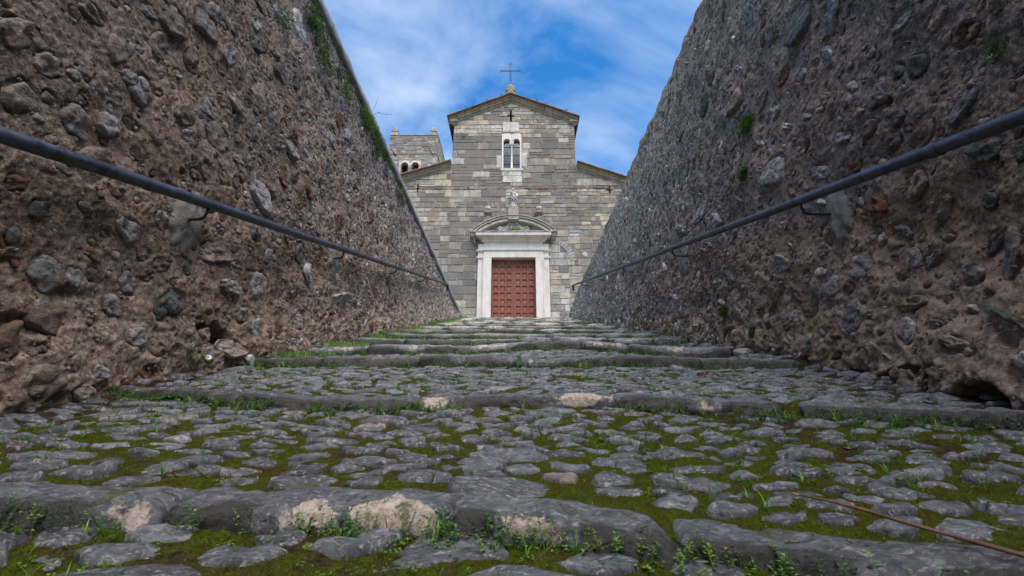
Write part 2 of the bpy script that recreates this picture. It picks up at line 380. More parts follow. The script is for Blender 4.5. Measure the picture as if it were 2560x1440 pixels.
# ------------------------------------------------------------------ walls: inner faces
WL, WR, WTOP = -1.97, 2.10, 4.15
WTOP_R = 4.62
def wall_x(side, t, z):
    """signed x of the inner face (without fine relief)"""
    g = NOSE + SL * t
    h = z - g
    if side < 0:
        return WL + 0.05 * sstep(0.5, 0.0, h) + 0 * z
    b = 0.20 * sstep(3.2, 1.5, t) * sstep(0.75, 0.05, h) + 0.06 * sstep(0.5, 0, h)
    return WR - b + 0.0 * z
def wall_top(side, t):
    return (4.08 if side < 0 else 4.72 + 0.03 * perlin(np.asarray(t) * 2.0, 3.3, 0, 4) + 0.035 * perlin(np.asarray(t) * 6.0, 7.3, 0, 4))
HOLES = {-1: [(2.91, 0.62, 0.16, 0.085, 0.14), (1.75, 0.42, 0.12, 0.05, 0.05), (3.2, 0.42, 0.12, 0.05, 0.06), (2.35, 1.5, 0.03, 0.02, 0.03), (5.0, 2.9, 0.08, 0.05, 0.05), (6.1, 3.3, 0.1, 0.06, 0.05)],
         1: [(1.95, 0.14, 0.2, 0.07, 0.12), (1.66, 1.78, 0.07, 0.06, 0.05), (2.12, 1.77, 0.03, 0.03, 0.04), (2.35, 0.3, 0.22, 0.035, 0.06), (2.9, 0.35, 0.3, 0.03, 0.05)]}
def relief(side, t, z, lo=False):
    sd = 40 if side < 0 else 90
    h = z - (NOSE + SL * t)
    low = sstep(1.1, 0.1, h)
    a = 0.030 * fbm(t * 1.5, z * 1.7, 0, sd, 3)
    a = a + (0.009 + 0.014 * low) * fbm(t * 6.5, z * 7.5, 0.3, sd + 5, 3, 0.6)
    r = 0 if lo else 1 - np.abs(perlin(t * 9 + z * 2, z * 13, 0.7, sd + 9)) * 2
    if lo: return a
    a = a + (0.002 + 0.005 * low) * r
    a = a + 0.0050 * fbm(t * 38, z * 42, 0.1, sd + 20, 3, 0.65)
    pit = np.clip(perlin(t * 9, z * 10, 4.0, sd + 31) - 0.58, 0, 1)
    a = a - 0.10 * pit
    for (ht, hz, rt, rz, d) in HOLES[side]:
        q = ((t - ht) / rt) ** 2 + ((z - hz) / rz) ** 2 + 0.8 * perlin(t * 14, z * 14, 2.0, sd + 3)
        a = a - d * sstep(1.1, 0.4, q)
    return a

# ------------------------------------------------------------------ ramp bed
ramp = thing('stepped_ramp', 'x', 'x'); del ramp['label']; del ramp['category']; ramp['kind'] = 'structure'
def tgrid(t0, t1, n):      # finer near the camera
    s = np.linspace(math.log(0.55), math.log(0.55 + t1 - t0), n); return t0 + np.exp(s) - 0.55
def bed_sheet(name, ts, nx):
    xs = np.linspace(-2.35, 2.35, nx)
    X, T = np.meshgrid(xs, ts)
    Z = ground_z(X, T)
    Z = Z + 0.009 * fbm(X * 9, T * 9, 0, 61, 3, 0.6) + 0.003 * fbm(X * 50, T * 50, 0, 71, 2)
    e = np.abs(X + 0.04)
    soil = sstep(1.45, 1.95, e + 0.25 * perlin(X * 1.5, T * 1.5, 0, 3)) * 0.75 + 0.18 * sstep(0.1, 0.5, perlin(X * 1.2, T * 1.4, 0, 13))
    soil += 0.2 * np.exp(-((X - 0.98) / 0.16) ** 2) * ((T > 1.25) & (T < 2.0))
    soil = np.clip(soil, 0, 1)
    quadgrid(name, np.stack([X, T, Z], -1), 'bed', ramp, aux=soil.ravel())
bed_sheet('moss_bed', tgrid(0.45, 16.45, 620), 430)
bed_sheet('moss_bed', np.linspace(-9.3, 0.45, 120), 40)

# ------------------------------------------------------------------ kerb stones
def slate(v=None):
    u = random.random() if v is None else v
    b = random.uniform(0.048, 0.098)
    if u < 0.91: return (b * 0.90, b * 0.98, b * 1.18)
    if u < 0.975: return (b * 1.3, b * 1.27, b * 1.28)
    if u < 0.985: return (b * 1.7, b * 1.4, b * 1.3)
    return (b * 1.2, b * 0.85, b * 0.95)
def kerb_stone(k, x0, x1, near, col, lich, dx=0.0, dz=0.0):
    nl = max(4, int((x1 - x0) / (0.012 if near == 2 else 0.03 if near == 1 else 0.09)))
    prof = [(0.05, -0.155), (-0.020, -0.15), (-0.028, -0.10), (-0.032, -0.06), (-0.030, -0.030), (-0.020, -0.010), (0.002, 0.001), (0.05, 0.006), (0.10, 0.008), (0.15, 0.004), (0.19, -0.008), (0.215, -0.03), (0.22, -0.07)]
    if near == 2:
        p2 = []
        for a, b in zip(prof[:-1], prof[1:]):
            for f in (0, 1 / 3, 2 / 3): p2.append((a[0] + (b[0] - a[0]) * f, a[1] + (b[1] - a[1]) * f))
        prof = p2 + [prof[-1]]
    if near == 0: prof = prof[::2]
    xs = np.linspace(x0, x1, nl); sd = random.randint(0, 9999)
    dep = 0.62 if k == 1 else random.uniform(0.42, 0.52)
    skl, skr = random.uniform(-0.03, 0.03), random.uniform(-0.03, 0.03)
    P = np.zeros((nl, len(prof), 3)); A = np.zeros((nl, len(prof)))
    for i, x in enumerate(xs):
        f = (x - x0) / (x1 - x0)
        e = min(f, 1 - f) * (x1 - x0)
        sc = (1 - max(0, 1 - e / 0.035) ** 2) ** 0.5 if e < 0.035 else 1.0
        sc = 0.68 + 0.32 * sc
        t0 = float(kerb_t(k, x)); z0 = float(crest_z(k, x)) + dz
        for j, (a, b) in enumerate(prof):
            xx = x + (skl * (1 - f) + skr * f) * (a / 0.2)
            P[i, j] = (xx, t0 + KFR + 0.06 + (a * dep - 0.06) * (0.6 + 0.4 * sc), z0 - 0.05 + (b + 0.05) * sc + (0.16 * (a * dep + KFR) if b > -0.1 else 0))
    N = fbm(P[..., 0] * 7, P[..., 1] * 9, P[..., 2] * 9, sd, 4, 0.55)
    N2 = fbm(P[..., 0] * 26, P[..., 1] * 30, P[..., 2] * 30, sd + 3, 3, 0.6)
    P[..., 2] += N * 0.009 + N2 * 0.0028; P[..., 1] -= fbm(P[..., 0] * 4, P[..., 1] * 6, P[..., 2] * 9, sd + 7, 3, 0.5) * 0.016 + N2 * 0.005
    for (lx, w, s) in lich: A = np.maximum(A, 1.35 * s * np.exp(-((P[..., 0] - lx) / w) ** 2 * 0.8 - ((P[..., 2] - crest_z(k, P[..., 0]) + 0.030) / 0.034) ** 2))
    fr = np.array([1.0 if (q[0] < 0.012 and q[1] < 0.0005) else 0.45 if q[0] < 0.03 else 0.0 for q in prof])[None, :]  # front faces get the dark crust, which doubles as painted shade
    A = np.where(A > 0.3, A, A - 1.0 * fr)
    r, c = P.shape[:2]; idx = np.arange(r * c).reshape(r, c)
    F = np.stack([idx[:-1, :-1], idx[:-1, 1:], idx[1:, 1:], idx[1:, :-1]], -1).reshape(-1, 4).tolist()
    F.append(idx[0, ::-1].tolist()); F.append(idx[-1, :].tolist())
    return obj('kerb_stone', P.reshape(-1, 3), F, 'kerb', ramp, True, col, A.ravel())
SPLITS = {1: [-2.0, -1.45, -0.70, -0.125, 0.285, 1.10, 1.7, 2.05], 2: [-2.02, -1.2, -0.42, 0.42, 1.02, 1.08, 1.72, 2.0], 3: [-1.95, -1.45, -0.72, 0.02, 0.60, 1.35, 1.98]}
LICH = {1: [(-0.78, 0.055, 0.75), (-0.41, 0.075, 0.85), (-0.235, 0.075, 1.05), (0.04, 0.075, 0.55), (0.6, 0.10, 0.3)], 2: [(-0.33, 0.06, 0.75), (0.28, 0.11, 1.0), (0.75, 0.05, 0.45)], 3: [(-0.42, 0.04, .7), (0.2, 0.3, 0.4)]}
for k in KS:
    if k < -3: continue
    xs = SPLITS.get(k)
    if xs is None:
        xs = [-1.97 + random.uniform(0, 0.15)]
        while xs[-1] < 1.9: xs.append(xs[-1] + random.uniform(0.35, 0.85))
        xs[-1] = 2.05
    for a, b in zip(xs[:-1], xs[1:]):
        if b - a < 0.13: continue
        g = random.uniform(0.002, 0.010)
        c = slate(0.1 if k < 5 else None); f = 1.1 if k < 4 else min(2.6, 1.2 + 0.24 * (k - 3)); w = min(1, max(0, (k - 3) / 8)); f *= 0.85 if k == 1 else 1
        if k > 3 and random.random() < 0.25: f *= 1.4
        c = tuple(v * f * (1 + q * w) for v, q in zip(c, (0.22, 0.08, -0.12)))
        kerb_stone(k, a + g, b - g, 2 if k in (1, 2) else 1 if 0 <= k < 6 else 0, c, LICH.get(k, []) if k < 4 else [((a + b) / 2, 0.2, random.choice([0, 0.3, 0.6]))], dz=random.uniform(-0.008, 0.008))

# ------------------------------------------------------------------ cobbles (each cell of a jittered packing becomes one stone)
def darts(x0, x1, t0, t1, rf, tries, an=1.0, seed=1, accept=None):
    """variable radius dart throwing, big first; an = elongation of x against t"""
    g = np.random.default_rng(seed); cell = 0.1; H = {}; out = []
    for _ in range(tries):
        x = g.uniform(x0, x1); t = g.uniform(t0, t1); r = rf(x, t, g)
        if r is None or (accept and not accept(x, t)): continue
        ux = x / an; ci, cj = int(ux // cell), int(t // cell); ok = True
        k = int(math.ceil((r + 0.17) / cell))
        for i in range(ci - k, ci + k + 1):
            for j in range(cj - k, cj + k + 1):
                for (a, b, rr) in H.get((i, j), ()):
                    if (a - ux) ** 2 + (b - t) ** 2 < (r + rr) ** 2: ok = False; break
                if not ok: break
            if not ok: break
        if ok:
            H.setdefault((ci, cj), []).append((ux, t, r)); out.append((ux, t, r))
    return np.array(out)
def cells(pts, seg, gap, rmax, p=8, g=None):
    """radii of rounded Voronoi cells (power cells by radius)"""
    th = np.arange(seg) * 2 * math.pi / seg; ct, st = np.cos(th), np.sin(th); res = []
    xy = pts[:, :2]; rr = pts[:, 2]; order = np.argsort(xy[:, 1]); ys = xy[order, 1]
    for i in range(len(pts)):
        lo, hi = np.searchsorted(ys, (xy[i, 1] - 0.33, xy[i, 1] + 0.33)); cand = order[lo:hi]
        d = xy[cand] - xy[i]; D = np.hypot(d[:, 0], d[:, 1]); m = (D > 1e-9) & (D < 0.33); d = d[m]; D = D[m]; rj = rr[cand][m]
        w = D * (rr[i] / (rr[i] + rj)) - gap(xy[i, 0], xy[i, 1], g)
        n = d / D[:, None]; c = np.clip(ct[:, None] * n[:, 0] + st[:, None] * n[:, 1], 0, 1)
        inv = (c / np.maximum(w, 0.008)) ** p
        r = 1.0 / (inv.sum(1) + (1 / (rr[i] * rmax)) ** p) ** (1 / p)
        res.append(r)
    return th, res
def stone_VF(th, r, an, h, seed, rings, o, ex, ey, en, tilt=(0, 0), rough=0.004):
    """dome shaped stone: outline r(theta) in the plane ex,ey, face towards en"""
    seg = len(th); V = []
    for s, hz in rings:
        x = np.cos(th) * r * s * an; y = np.sin(th) * r * s
        z = hz * h + (x * tilt[0] + y * tilt[1]) * (1 if hz > 0 else 0.3)
        V.append(np.stack([x, y, np.broadcast_to(z, x.shape)], 1))
    V.append(np.array([[0, 0, h * 1.02]])); V = np.vstack(V)
    n = fbm(V[:, 0] * 22 + seed, V[:, 1] * 22, V[:, 2] * 22, 5, 3, 0.6) * rough
    V[:, 2] += n * 1.6; V[:, :2] *= (1 + 6 * n)[:, None]
    W = np.asarray(o)[None, :] + V[:, :1] * np.asarray(ex) + V[:, 1:2] * np.asarray(ey) + V[:, 2:] * np.asarray(en)
    F = []
    for k in range(len(rings) - 1):
        for i in range(seg):
            j = (i + 1) % seg; F.append((k * seg + i, k * seg + j, (k + 1) * seg + j, (k + 1) * seg + i))
    c = len(V) - 1; k = (len(rings) - 1) * seg
    for i in range(seg): F.append((k + i, k + (i + 1) % seg, c))
    return W, F
def near_kerb(x, t):
    for k in KS:
        kt = float(np.interp(x, KX, KT[k]))
        if kt - 0.115 < t < kt + 0.06: return True
    return False
def cob_r(x, t, g):
    u = g.random() ** 1.6
    r = 0.0190 + 0.028 * u
    if t < 0.86 and x < 0.3: r = 0.055 + 0.03 * u
    if abs(x) > 1.25: r *= 1.15
    if t > 7: r *= 1.35
    if 9 < t: r *= 1.1
    return r
AN = 2.05
pts = darts(-2.0, 2.05, 0.35, 16.2, cob_r, 90000, AN, 3, lambda x, t: not near_kerb(x, t))
def cgap(x, t, g): return 0.0042 + 0.0003 * min(t, 8)
th14, rads = cells(pts, 14, cgap, 1.5, 14)
rank = []
for i, (ux, t, r) in enumerate(pts):
    x = ux * AN; s = math.hypot(x, t)
    vis = abs(x) < 1.3 * t + 0.15 and t > 0.62
    rank.append((-(r * r / s ** 3) if vis else 0, i))
rank.sort(); big = {i for _, i in rank[:300]}
RN = [(1.05, -1.6), (1.0, -0.05), (0.955, 0.55), (0.80, 0.88), (0.42, 0.98)]; RF = [(1.03, -1.2), (0.94, 0.4), (0.62, 0.85)]
acc = Acc(); mossy = perlin(pts[:, 0] * AN * 0.9, pts[:, 1] * 1.0, 0, 55)
allg = ground_z(pts[:, 0] * AN, pts[:, 1]); gy = (ground_z(pts[:, 0] * AN, pts[:, 1] + 0.01) - allg) / 0.01
for i, (ux, t, r) in enumerate(pts):
    x = ux * AN; rr = rads[i] * random.uniform(0.86, 1.04) * (1 - 0.24 * max(0, mossy[i]))
    rr = rr * (1 + np.clip(rng.normal(0, 0.045, len(rr)), -0.1, 0.1)); na = random.uniform(1.3, 2.2); to = th14 + random.gauss(0, 0.18); rr = rr * 1.03 / (np.abs(np.cos(to)) ** na + np.abs(np.sin(to)) ** na) ** (1 / na)
    if random.random() < 0.02 + 0.15 * max(0, mossy[i]) and abs(x) < 1.6 and i not in big: continue
    h = random.uniform(0.007, 0.0145); sl = float(np.clip(gy[i], 0.1, 0.3))
    ey = Vector((0, 1, sl)).normalized(); rot = random.gauss(0, 0.22) + (0.5 * sstep(-0.9, -1.7, x) - 0.5 * sstep(1.0, 1.8, x)) * 0.5
    ex0 = Vector((1, 0, 0)); en = ex0.cross(ey).normalized()
    z = float(allg[i]) + random.uniform(-0.005, 0.002)
    far = t > 3.4 and i not in big
    if far: rq, thq = rr[::2], th14[::2]
    else: rq, thq = rr, th14
    V, F = stone_VF(thq, rq, AN, h, i * 3.1, RF if far else RN, (x, t, z), ex0, ey, en, (random.gauss(0, .08), random.gauss(-0.02, .12)), 0.005)
    c = slate(); f = random.choice((0.85, 1.0, 1.15, 1.45)) * (1.0 + 0.22 * min(t, 9) / 3); c = tuple(v * f for v in c)  # random slate tone, painted darker near and paler uphill for light fall-off
    aux = random.choice([0, 0, 0, 0, 0.1, 0.3])
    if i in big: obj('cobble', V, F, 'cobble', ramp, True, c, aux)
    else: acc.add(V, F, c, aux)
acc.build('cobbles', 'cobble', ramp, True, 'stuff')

# ------------------------------------------------------------------ ground behind the walls
tv, tf = [], []
def trect(x0, x1, y0, y1, z):
    n = len(tv); tv.extend([(x0, y0, z), (x1, y0, z), (x1, y1, z), (x0, y1, z)]); tf.append((n, n + 1, n + 2, n + 3))
trect(-600, -2.3, -9.4, 700, 4.02); trect(2.45, 600, -9.4, 700, 4.02); trect(-2.3, 2.45, 17.2, 700, 4.02)
trect(-600, 600, -600, -9.4, -3.3); trect(-2.3, 2.45, -9.4, -8.9, -3.3)
n = len(tv); tv += [(-600, -9.4, -3.3), (-2.3, -9.4, -3.3), (-2.3, -9.4, 4.02), (-600, -9.4, 4.02), (2.45, -9.4, -3.3), (600, -9.4, -3.3), (600, -9.4, 4.02), (2.45, -9.4, 4.02)]
tf += [(n, n + 1, n + 2, n + 3), (n + 4, n + 5, n + 6, n + 7)]
struct(obj('terrain', tv, tf, 'terrain'))
pz = obj('piazza', [(-14, 16.42, TOP_Z - 0.004), (14, 16.42, TOP_Z - 0.004), (14, 24, TOP_Z - 0.004), (-14, 24, TOP_Z - 0.004)], [(0, 1, 2, 3)], 'piazza'); struct(pz)

# ------------------------------------------------------------------ the two rubble retaining walls
STC = {'B': (0.38, 0.31, 0.26), 'G': (0.34, 0.345, 0.36), 'W': (0.48, 0.475, 0.475), 'D': (0.16, 0.17, 0.185), 'T': (0.085, 0.11, 0.10), 'R': (0.19, 0.065, 0.04), 'P': (0.24, 0.16, 0.14)}
NOTED_L = [(1.38, 1.51, 0.057, 0.066, 'B'), (1.52, 1.49, 0.057, 0.059, 'B'), (1.47, 1.28, 0.058, 0.087, 'B'), (1.62, 1.89, 0.071, 0.047, 'B'), (1.78, 1.86, 0.069, 0.1, 'B'), (2.01, 2.27, 0.107, 0.103, 'B'), (2.24, 2.5, 0.113, 0.102, 'G'), (2.69, 2.83, 0.074, 0.066, 'T'), (1.86, 1.73, 0.043, 0.04, 'W'), (1.95, 1.74, 0.089, 0.095, 'G'), (2.43, 2.01, 0.065, 0.057, 'W'), (2.62, 2.0, 0.056, 0.036, 'G'), (1.86, 1.44, 0.066, 0.058, 'G'), (1.7, 1.36, 0.074, 0.081, 'G'), (2.62, 2.26, 0.091, 0.05, 'B'), (3.2, 3.52, 0.114, 0.127, 'W'), (3.32, 3.02, 0.052, 0.061, 'T'), (3.17, 1.79, 0.159, 0.11, 'W'), (2.77, 1.88, 0.064, 0.045, 'B'), (3.44, 2.42, 0.13, 0.099, 'G'), (2.09, 0.99, 0.077, 0.066, 'W'), (1.61, 0.74, 0.03, 0.039, 'D'), (2.74, 1.14, 0.137, 0.065, 'B'), (1.96, 0.8, 0.036, 0.022, 'R'), (1.66, 0.65, 0.017, 0.019, 'R'), (1.77, 0.65, 0.071, 0.083, 'G'), (1.89, 0.67, 0.045, 0.053, 'G'), (2.12, 0.61, 0.054, 0.068, 'G'), (2.42, 0.67, 0.056, 0.077, 'T'), (2.49, 0.73, 0.078, 0.08, 'D'), (2.97, 0.98, 0.153, 0.055, 'W'), (3.31, 1.11, 0.119, 0.107, 'W'), (3.34, 1.35, 0.058, 0.079, 'G'), (4.09, 1.43, 0.167, 0.084, 'W'), (4.85, 1.44, 0.228, 0.098, 'W'), (1.85, 0.2, 0.074, 0.08, 'B'), (2.08, 0.28, 0.038, 0.036, 'G'), (2.03, 0.17, 0.07, 0.044, 'B'), (1.66, 0.88, 0.046, 0.049, 'D'), (3.14, 1.45, 0.079, 0.06, 'D'), (3.86, 1.6, 0.093, 0.11, 'D'), (1.84, 0.99, 0.034, 0.025, 'B'), (2.27, 2.64, 0.063, 0.078, 'G'), (3.07, 0.57, 0.163, 0.06, 'B'), (3.31, 0.51, 0.098, 0.046, 'W'), (4.64, 2.27, 0.14, 0.081, 'R'), (6.53, 3.47, 0.118, 0.077, 'R')]
NOTED_R = [(2.59, 2.89, 0.165, 0.147, 'D'), (2.33, 2.66, 0.096, 0.12, 'G'), (3.61, 3.01, 0.16, 0.115, 'B'), (1.92, 1.84, 0.067, 0.074, 'D'), (2.03, 1.91, 0.048, 0.049, 'D'), (2.04, 1.77, 0.036, 0.031, 'G'), (2.16, 1.84, 0.072, 0.058, 'D'), (2.36, 1.85, 0.1, 0.045, 'B'), (2.26, 1.71, 0.066, 0.064, 'P'), (2.46, 1.8, 0.077, 0.064, 'G'), (2.09, 1.64, 0.057, 0.044, 'D'), (2.16, 1.53, 0.072, 0.044, 'D'), (1.75, 1.46, 0.09, 0.07, 'D'), (1.73, 1.22, 0.077, 0.071, 'T'), (2.76, 1.73, 0.083, 0.075, 'G'), (3.2, 2.02, 0.169, 0.129, 'G'), (2.11, 1.25, 0.072, 0.095, 'B'), (2.37, 1.28, 0.073, 0.093, 'R'), (2.02, 1.05, 0.074, 0.059, 'G'), (1.8, 0.98, 0.042, 0.044, 'D'), (2.88, 1.2, 0.073, 0.049, 'G'), (4.23, 1.5, 0.118, 0.099, 'D'), (2.56, 0.98, 0.088, 0.096, 'G'), (2.14, 0.84, 0.055, 0.04, 'D'), (2.4, 1.06, 0.034, 0.041, 'G'), (1.83, 0.8, 0.066, 0.052, 'D'), (2.22, 0.88, 0.038, 0.052, 'G'), (2.95, 1.07, 0.074, 0.041, 'W'), (2.83, 0.92, 0.056, 0.073, 'G'), (1.94, 0.69, 0.053, 0.063, 'G'), (1.78, 0.69, 0.046, 0.101, 'G'), (2.86, 0.48, 0.052, 0.03, 'R'), (5.29, 2.5, 0.169, 0.082, 'G'), (4.41, 2.15, 0.158, 0.085, 'G'), (4.67, 2.38, 0.157, 0.082, 'G'), (2.09, 0.52, 0.097, 0.047, 'B'), (2.27, 0.65, 0.093, 0.046, 'B'), (1.98, 0.38, 0.067, 0.044, 'B'), (2.47, 0.44, 0.09, 0.044, 'B'), (3.07, 2.51, 0.08, 0.081, 'W'), (4.2, 3.47, 0.129, 0.133, 'T')]
def poly_r(th, g, n=None, lo=0.72, p=9):
    n = n or int(g.integers(5, 8)); a = np.sort(g.uniform(0, 1, n) * 0.6 + np.arange(n)) / n * 2 * math.pi + g.uniform(0, 6); d = g.uniform(lo, 1.08, n)
    c = np.clip(np.cos(th[:, None] - a[None, :]), 0, 1)
    return 1.0 / ((c / d) ** p).sum(1).clip(1e-3) ** (1 / p)
def build_wall(side, root, noted, seed):
    sg = 1 if side < 0 else -1          # inward direction on x
    def surf(t, z): return wall_x(side, t, z) + sg * relief(side, t, z)
    # stones
    g = np.random.default_rng(seed)
    def okp(t, z): return z > NOSE + SL * t - 0.02 and z < 4.15 - (0.05 if side < 0 else -0.40)
    nl = [(t, z, rt, rz, c) for t, z, rt, rz, c in noted]
    items = []
    def rf(t, z, gg):
        u = gg.random(); r = 0.019 + 0.076 * u ** 2.1
        if t > 4: r *= 1.10
        for (a1, b1, rt, rz, c) in nl:
            if ((t - a1) / (rt + r)) ** 2 + ((z - b1) / (rz + r)) ** 2 < 1.15: return None
        if side > 0 and z - (NOSE + SL * t) < 0.6: r *= 1.15
        return r * (1.0 if t > 4 else 1.12)
    D = darts(0.2, 16.4, -0.5, 4.6, rf, 42000, 1.0, seed, okp)
    seg = 14; th = np.arange(seg) * 2 * math.pi / seg
    for (t, z, r) in D:
        if t < 3.5 and g.random() < (0.45 if r < 0.04 else 0.12): continue
        u = g.random()
        redp = 0.05 if t < 3 else 0.09
        c = 'R' if u < redp else 'B' if u < 0.38 else 'G' if u < 0.68 else 'W' if u < (0.93 if side < 0 else 0.86) else 'D' if u < 0.98 else 'T'
        items.append((t, z, r * g.uniform(0.7, 1.25), r * g.uniform(0.75, 1.2), c, False))
    for q in nl: items.append((*q, True))
    low_x = wall_x(side, np.array([q[0] for q in items]), np.array([q[1] for q in items])) + sg * relief(side, np.array([q[0] for q in items]), np.array([q[1] for q in items]), True)
    sink = g.uniform(-0.010, 0.002, len(items))
    # face of mortar
    def face(ts, rows):
        T = np.repeat(ts[None, :], rows, 0)
        g0 = NOSE + SL * np.minimum(ts, 16.4) - 0.16; top = np.broadcast_to(wall_top(side, ts), ts.shape)
        w = np.linspace(0, 1, rows)[:, None]
        Z = g0[None, :] + (np.maximum(top, g0 + 0.05) - g0)[None, :] * w
        X = surf(T, Z)
        if len(ts) > 300:          # the mortar stands back where a stone sits
            wob = 0.28 * perlin(T * 26, Z * 26, 0.5, seed)
            for (t, z, rt, rz, c, nt_), lx, sk in zip(items, low_x, sink):
                j0, j1 = np.searchsorted(ts, (t - rt * 1.5, t + rt * 1.5))
                if j1 - j0 < 2: continue
                q = ((T[:, j0:j1] - t) / (rt * 0.97)) ** 2 + ((Z[:, j0:j1] - z) / (rz * 0.97)) ** 2 + wob[:, j0:j1]
                f = sstep(1.15, 0.80, q); xs_ = X[:, j0:j1]; lim = lx - sg * 0.011
                X[:, j0:j1] = np.where(f > 0, xs_ * (1 - f) + (np.minimum(xs_, lim) if sg > 0 else np.maximum(xs_, lim)) * f, xs_)
        if side > 0: X = X + 0.10 * sstep(0.10, 0.0, top[None, :] - Z)   # rounded arris
        P = np.stack([X, T, Z], -1)
        h = Z - (NOSE + SL * T)
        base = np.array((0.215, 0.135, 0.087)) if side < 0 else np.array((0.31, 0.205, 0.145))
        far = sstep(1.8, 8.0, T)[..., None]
        col = base * (1 - far) + np.array((0.60, 0.455, 0.36) if side < 0 else (0.60, 0.475, 0.37)) * far  # mortar painted paler up the ramp, standing in for brighter light there
        gr = sstep(0.1, 0.6, perlin(T * 0.8, Z * 0.8, 0, seed + 2) + sstep(2.2, 1.3, T) * sstep(0.6, 1.3, Z) * 0.9)[..., None] * 0.75  # greyer mortar patches; near upper wall darkened further as painted shade
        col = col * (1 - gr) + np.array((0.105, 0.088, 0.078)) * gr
        aux = (0.85 if side > 0 else 0.25) * sstep(0.8, 0.05, h + 0.3 * perlin(T, Z, 0, 5)) * sstep(2.0, 4.5, T) + (0.75 if side > 0 else 0.35) * sstep(0.9, 0.1, top[None, :] - Z) * sstep(0.1, 0.4, perlin(T * 2, Z * 2, 0, 15) + 0.2)
        if side < 0: aux = aux + 0.9 * np.exp(-((T - 2.38) / 0.12) ** 2 - ((Z - 0.93) / 0.13) ** 2)
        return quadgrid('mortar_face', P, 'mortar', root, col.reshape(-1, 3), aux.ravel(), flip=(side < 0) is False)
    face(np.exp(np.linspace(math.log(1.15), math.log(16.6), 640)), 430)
    face(np.linspace(-9.3, 1.15, 110), 60)
    # body and top behind the face
    xo = -2.42 if side < 0 else 2.56; xi = (WL - 0.10) if side < 0 else (WR + 0.12)
    a = Acc(); ts = np.linspace(-9.3, 16.6, 90); tp = np.broadcast_to(wall_top(side, ts), ts.shape)
    xt = xi - (0.02 if side > 0 else 0) 
    P = np.stack([np.stack([np.full_like(ts, xi), ts, tp - 0.004], -1), np.stack([np.full_like(ts, (xi + xo) / 2), ts, tp + (0.02 if side > 0 else -0.004)], -1), np.stack([np.full_like(ts, xo), ts, tp - 0.02], -1), np.stack([np.full_like(ts, xo), ts, np.full_like(ts, -3.4)], -1)], 0)
    quadgrid('wall_core', P, 'mortar', root, col=(0.16, 0.13, 0.11), aux=0.0)
    for yy in (-9.3, 16.6):
        V, F = boxVF(min(xi, xo), max(xi, xo), yy - 0.01, yy + 0.01, -3.4, float(wall_top(side, np.array([yy]))[0] if side > 0 else 4.15) - 0.02)
        obj('wall_end', V, F, 'mortar', root, False, (0.16, 0.13, 0.11), 0.0)
    rank = sorted(range(len(items)), key=lambda i: -(items[i][2] * items[i][3] / max(0.3, (items[i][0] ** 2 + 4) ** 1.5) * (1 if items[i][0] > 1.3 else 0.0)))
    big = set(rank[:298]); acc = Acc()
    for i, (t, z, rt, rz, c, nt_) in enumerate(items):
        isb = i in big; px = 1138 * min(rt, rz) / math.hypot(t, 2)
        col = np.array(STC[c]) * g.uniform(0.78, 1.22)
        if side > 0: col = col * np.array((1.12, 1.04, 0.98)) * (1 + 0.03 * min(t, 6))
        if t > 3: col = col * (1 + 0.06 * min(t - 3, 6))  # stones paler further up, darker close by: light fall-off put into the colour
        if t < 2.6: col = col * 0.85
        s_ = 20 if (isb and px > 14) else 14 if isb else 9
        tq = np.arange(s_) * 2 * math.pi / s_
        rr = poly_r(tq, g, None, 0.66, 16) * rt * (1 + 0.07 * g.normal(size=s_))
        rings = [(1.04, -1.8), (1.0, -0.2), (0.94, 0.65), (0.78, 0.9), (0.48, 0.97), (0.2, 1.0)] if isb and px > 14 else [(1.02, -1.2), (0.95, 0.4), (0.6, 0.9)]
        bul = 0.13 * min(rt, rz) * g.uniform(0.5, 1.3)
        base = (low_x[i] + sg * (0.006 if nt_ else sink[i]), t, z)
        rot = g.normal(0, 0.35); an = 1.0
        ey = np.array((0, math.sin(rot) * -1, math.cos(rot))) * (rz / rt); ex = np.array((0, math.cos(rot), math.sin(rot)))
        en = np.array((sg, 0, 0.0))
        if side < 0: ex = ex
        else: ex = -ex * np.array((1, 1, -1)) if False else np.array((0, -math.cos(rot), math.sin(rot)))
        V, F = stone_VF(tq, rr, an, max(0.008, bul), i * 1.7 + seed, rings, base, ex, ey, en, (g.normal(0, .12), g.normal(0, .12)), 0.010 if px > 14 else 0.006)
        nm = 'brick' if c == 'R' else 'stone'
        ax = 0.15 if nt_ else g.uniform(-0.1, 1.0)
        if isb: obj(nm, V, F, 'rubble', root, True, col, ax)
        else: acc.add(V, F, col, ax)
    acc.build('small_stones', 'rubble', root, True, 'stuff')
    # grit standing out of the mortar
    acc = Acc(); n = 7000; tt = 1.2 + (g.random(n) ** 1.5) * 6.5; zz = (NOSE + SL * tt) + g.random(n) * (4.1 - NOSE - SL * tt)
    xx = surf(tt, zz)
    th6 = np.arange(6) * math.pi / 3
    for i in range(n):
        r = g.uniform(0.003, 0.008) * (1 + 0.15 * tt[i]); rr = r * g.uniform(0.7, 1.2, 6)
        rot = g.uniform(0, 3)
        V = np.zeros((13, 3)); V[:6, 0] = xx[i] - sg * 0.004; V[:6, 1] = tt[i] + np.cos(th6 + rot) * rr; V[:6, 2] = zz[i] + np.sin(th6 + rot) * rr
        V[6:12, 0] = xx[i] + sg * r * 0.45; V[6:12, 1] = tt[i] + np.cos(th6 + rot) * rr * 0.7; V[6:12, 2] = zz[i] + np.sin(th6 + rot) * rr * 0.7
        V[12] = (xx[i] + sg * r * 0.6, tt[i], zz[i])
        F = [(k, (k + 1) % 6, 6 + (k + 1) % 6, 6 + k) for k in range(6)] + [(6 + k, 6 + (k + 1) % 6, 12) for k in range(6)]
